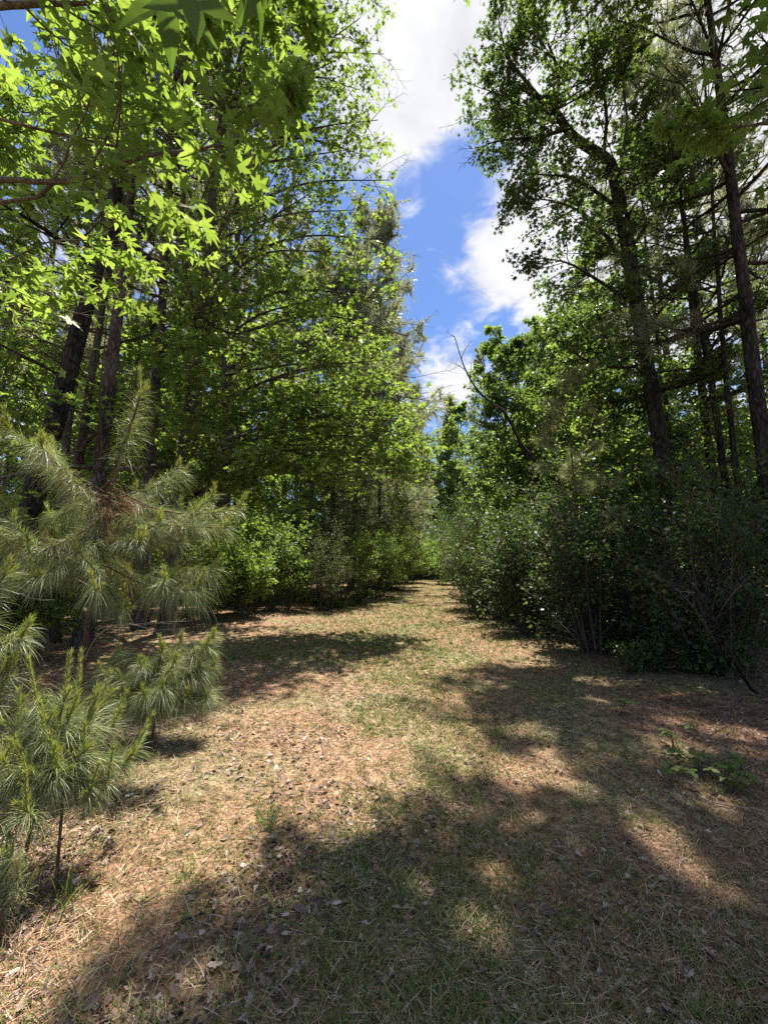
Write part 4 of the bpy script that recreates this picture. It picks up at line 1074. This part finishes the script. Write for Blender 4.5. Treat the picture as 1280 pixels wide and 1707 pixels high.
def ground_plant(label, loc, rng, nst, size, R, name='seedling', mat='bright', tpl=OVALW):
    loc = (loc[0], loc[1]); z = float(gh(*loc)); root = thing(name, label, 'seedling', (loc[0], loc[1], z))
    st = MB(); fo = MB()
    for i in range(nst):
        a = rng.uniform(0, 6.28); rr = R * math.sqrt(rng.random()); e = np.array([math.cos(a) * rr, math.sin(a) * rr, rng.uniform(.06, .18)])
        P = spline([e * [.4, .4, 0], e * [.6, .6, .8], e], 5); tube(st, P, np.linspace(.003, .0015, 5), 3)
        b = rng.uniform(0, 6.28, 3) * 0 + rng.uniform(0, 6.28) + np.array([0, 2.1, 4.2]); D = np.stack([np.cos(b), np.sin(b), np.full(3, -.15)], 1)
        leaves(fo, np.tile(e, (3, 1)), D, np.array([0, 0, 1.0]) + rng.normal(size=(3, 3)) * .25, size * rng.uniform(.7, 1.15, 3), tpl, rng)
    obj('stem', st, 'twig', root); obj('leaves', fo, mat, root); return root


def bare_twigs(label, pts, rng, r, n, lf=.4, mat='dead_wood', name='dead_branch', cat='dead branch'):
    P = spline(pts, 14); P[0][2] = gh(P[0][0], P[0][1]); base = P[0].copy(); root = thing(name, label, cat, base)
    st = MB(); st.smooth = True; tube(st, P - base, np.linspace(r, r * .25, 14), 6, rng, .04); obj('stem', st, mat, root)
    tw = MB()
    for (S, t) in side_branches((P - base)[4:], rng, n, .1, .75, lf, .1, .16):
        tube(tw, S, np.linspace(r * .35, r * .1, len(S)), 4)
        for (Q, _) in side_branches(S, rng, 3, .2, .7, .45, 0, .2, n_pts=4): tube(tw, Q, np.linspace(r * .15, r * .07, 4), 3)
    obj('twigs', tw, mat, root); return root


def build_small():
    rng = np.random.default_rng(81)
    g = ground_at
    T = [('bright yellow green grass clump casting a small shadow in the lower sunlit litter', (452, 1372), 75, .23, .06, .0035), ('green grass clump beside the low bushy pine', (318, 1235), 60, .16, .07, .003), ('sparse grass clump at the shade edge near the frame bottom', (500, 1590), 40, .12, .05, .003),
         ('broad-bladed dark grass clump at the litter edge under the trees', (440, 1098), 40, .62, .10, .012), ('arching broad grass blades beside the low bushy pine tip', (385, 1100), 24, .5, .08, .012), ('grass clump in the sunlit middle of the trail', (650, 1085), 50, .22, .10, .005), ('leafy grass clump beside the shade stripe on the trail', (760, 1205), 45, .16, .07, .004),
         ('pale flopped grass blades in bright litter near a pine seedling', (110, 1505), 14, .26, .02, .006), ('green grass clump in the shaded foreground beside bare straw', (640, 1640), 70, .11, .09, .003), ('small grass clump lit by a lone patch of sun', (780, 1545), 45, .10, .06, .003), ('dry grass clump in the streak of sun at the shaded side', (1095, 1385), 50, .15, .06, .003), ('grass clump deep in shade near the low seedlings', (980, 1330), 40, .12, .08, .003)]
    for (lab, px, n, L, s, w) in T: grass_tuft(lab, g(*px), rng, n, L, s, w=w)
    G = [('trailing green seedling patch on shaded litter, largest of the ground plants', (1200, 1300), 26, .07, .26), ('small green seedling left of the trailing patch', (1125, 1310), 8, .055, .10), ('seedling pair on dark litter below the bare twigs', (1035, 1195), 10, .06, .14), ('little seedling at the shade edge of the trail', (940, 1160), 6, .06, .06), ('green seedling by the leaning bare trunk', (1150, 1170), 12, .07, .25), ('seedling on dark litter above the trailing patch', (1130, 1250), 7, .05, .09), ('seedling half in shade near the dark shrub wall', (1180, 1125), 12, .08, .25)]
    for (lab, px, n, s, R_) in G: ground_plant(lab, g(*px), rng, n, s, R_)
    # bare leaning stem and twigs in the shaded right corner
    bare_twigs('leaning bare stem rising from the shaded corner with pale tangled twigs', [np.array([*g(1262, 1165), 0]), at(1225, 1105, 4.5), at(1192, 1040, 4.4), at(1160, 985, 4.3), at(1120, 930, 4.2)], rng, .022, 14, .45, 'bark_dark', 'bare_shrub', 'shrub')
    bare_twigs('tangle of pale dead twigs leaning against the dark shrubs', [np.array([*g(1215, 1120), 0]), at(1175, 1040, 4.9), at(1130, 985, 4.8), at(1090, 955, 4.8)], rng, .008, 13, .45, 'twig')
    bare_twigs('pale dead twig lying out of the shaded corner towards the frame edge', [np.array([*g(1160, 1110), 0]), at(1200, 1020, 4.7), at(1250, 960, 4.6), at(1300, 930, 4.6)], rng, .007, 10, .4, 'twig')
    bare_twigs('pale fallen branch poking out of the dark shrub foot', [np.array([*g(975, 1085), 0]), at(955, 1060, 6.6), at(925, 1030, 6.5)], rng, .012, 7, .5)
    bare_twigs('thin pale dead branch hanging among the young pine needles', [np.array([*g(120, 1200), 0]), at(150, 1080, 3.4), at(210, 1040, 3.2), at(300, 1070, 3.1)], rng, .009, 7, .4)
    bare_twigs('pale dead stick leaning beside the two leaning pine stems', [np.array([*g(5, 1440), 0]), at(20, 1400, 2.0), at(40, 1360, 2.0)], rng, .004, 2, .3)
    bare_twigs('bare thin branch arching over the dark litter at the frame edge', [np.array([*g(-60, 1150), 0]), at(-20, 1000, 3.6), at(40, 990, 3.5), at(80, 960, 3.4)], rng, .007, 5, .35)
    # fallen sticks
    for (a, b, r_, lab) in [((190, 1340), (330, 1290), .0045, 'thin fallen stick across sunlit litter beside the leaning pines'), ((1000, 1270), (1060, 1310), .006, 'short fallen stick on shaded litter near the seedlings'), ((820, 1655), (915, 1690), .004, 'thin straw-pale stick lying in shaded foreground grass'), ((1170, 1330), (1250, 1350), .006, 'gray fallen stick beside the trailing seedling patch')]:
        A = np.array([*g(*a), 0]); B = np.array([*g(*b), 0]); P = spline([A, (A + B) / 2 + rng.normal(size=3) * .02, B], 8); P[:, 2] = gh(P[:, 0], P[:, 1]) + r_ + .008
        mb = MB(); mb.smooth = True; tube(mb, P - P[0], np.linspace(r_, r_ * .6, 8), 5, rng, .08); o = obj('fallen_stick', mb, 'dead_wood'); o.location = P[0].tolist(); tag(o, lab, 'stick')


build_small()
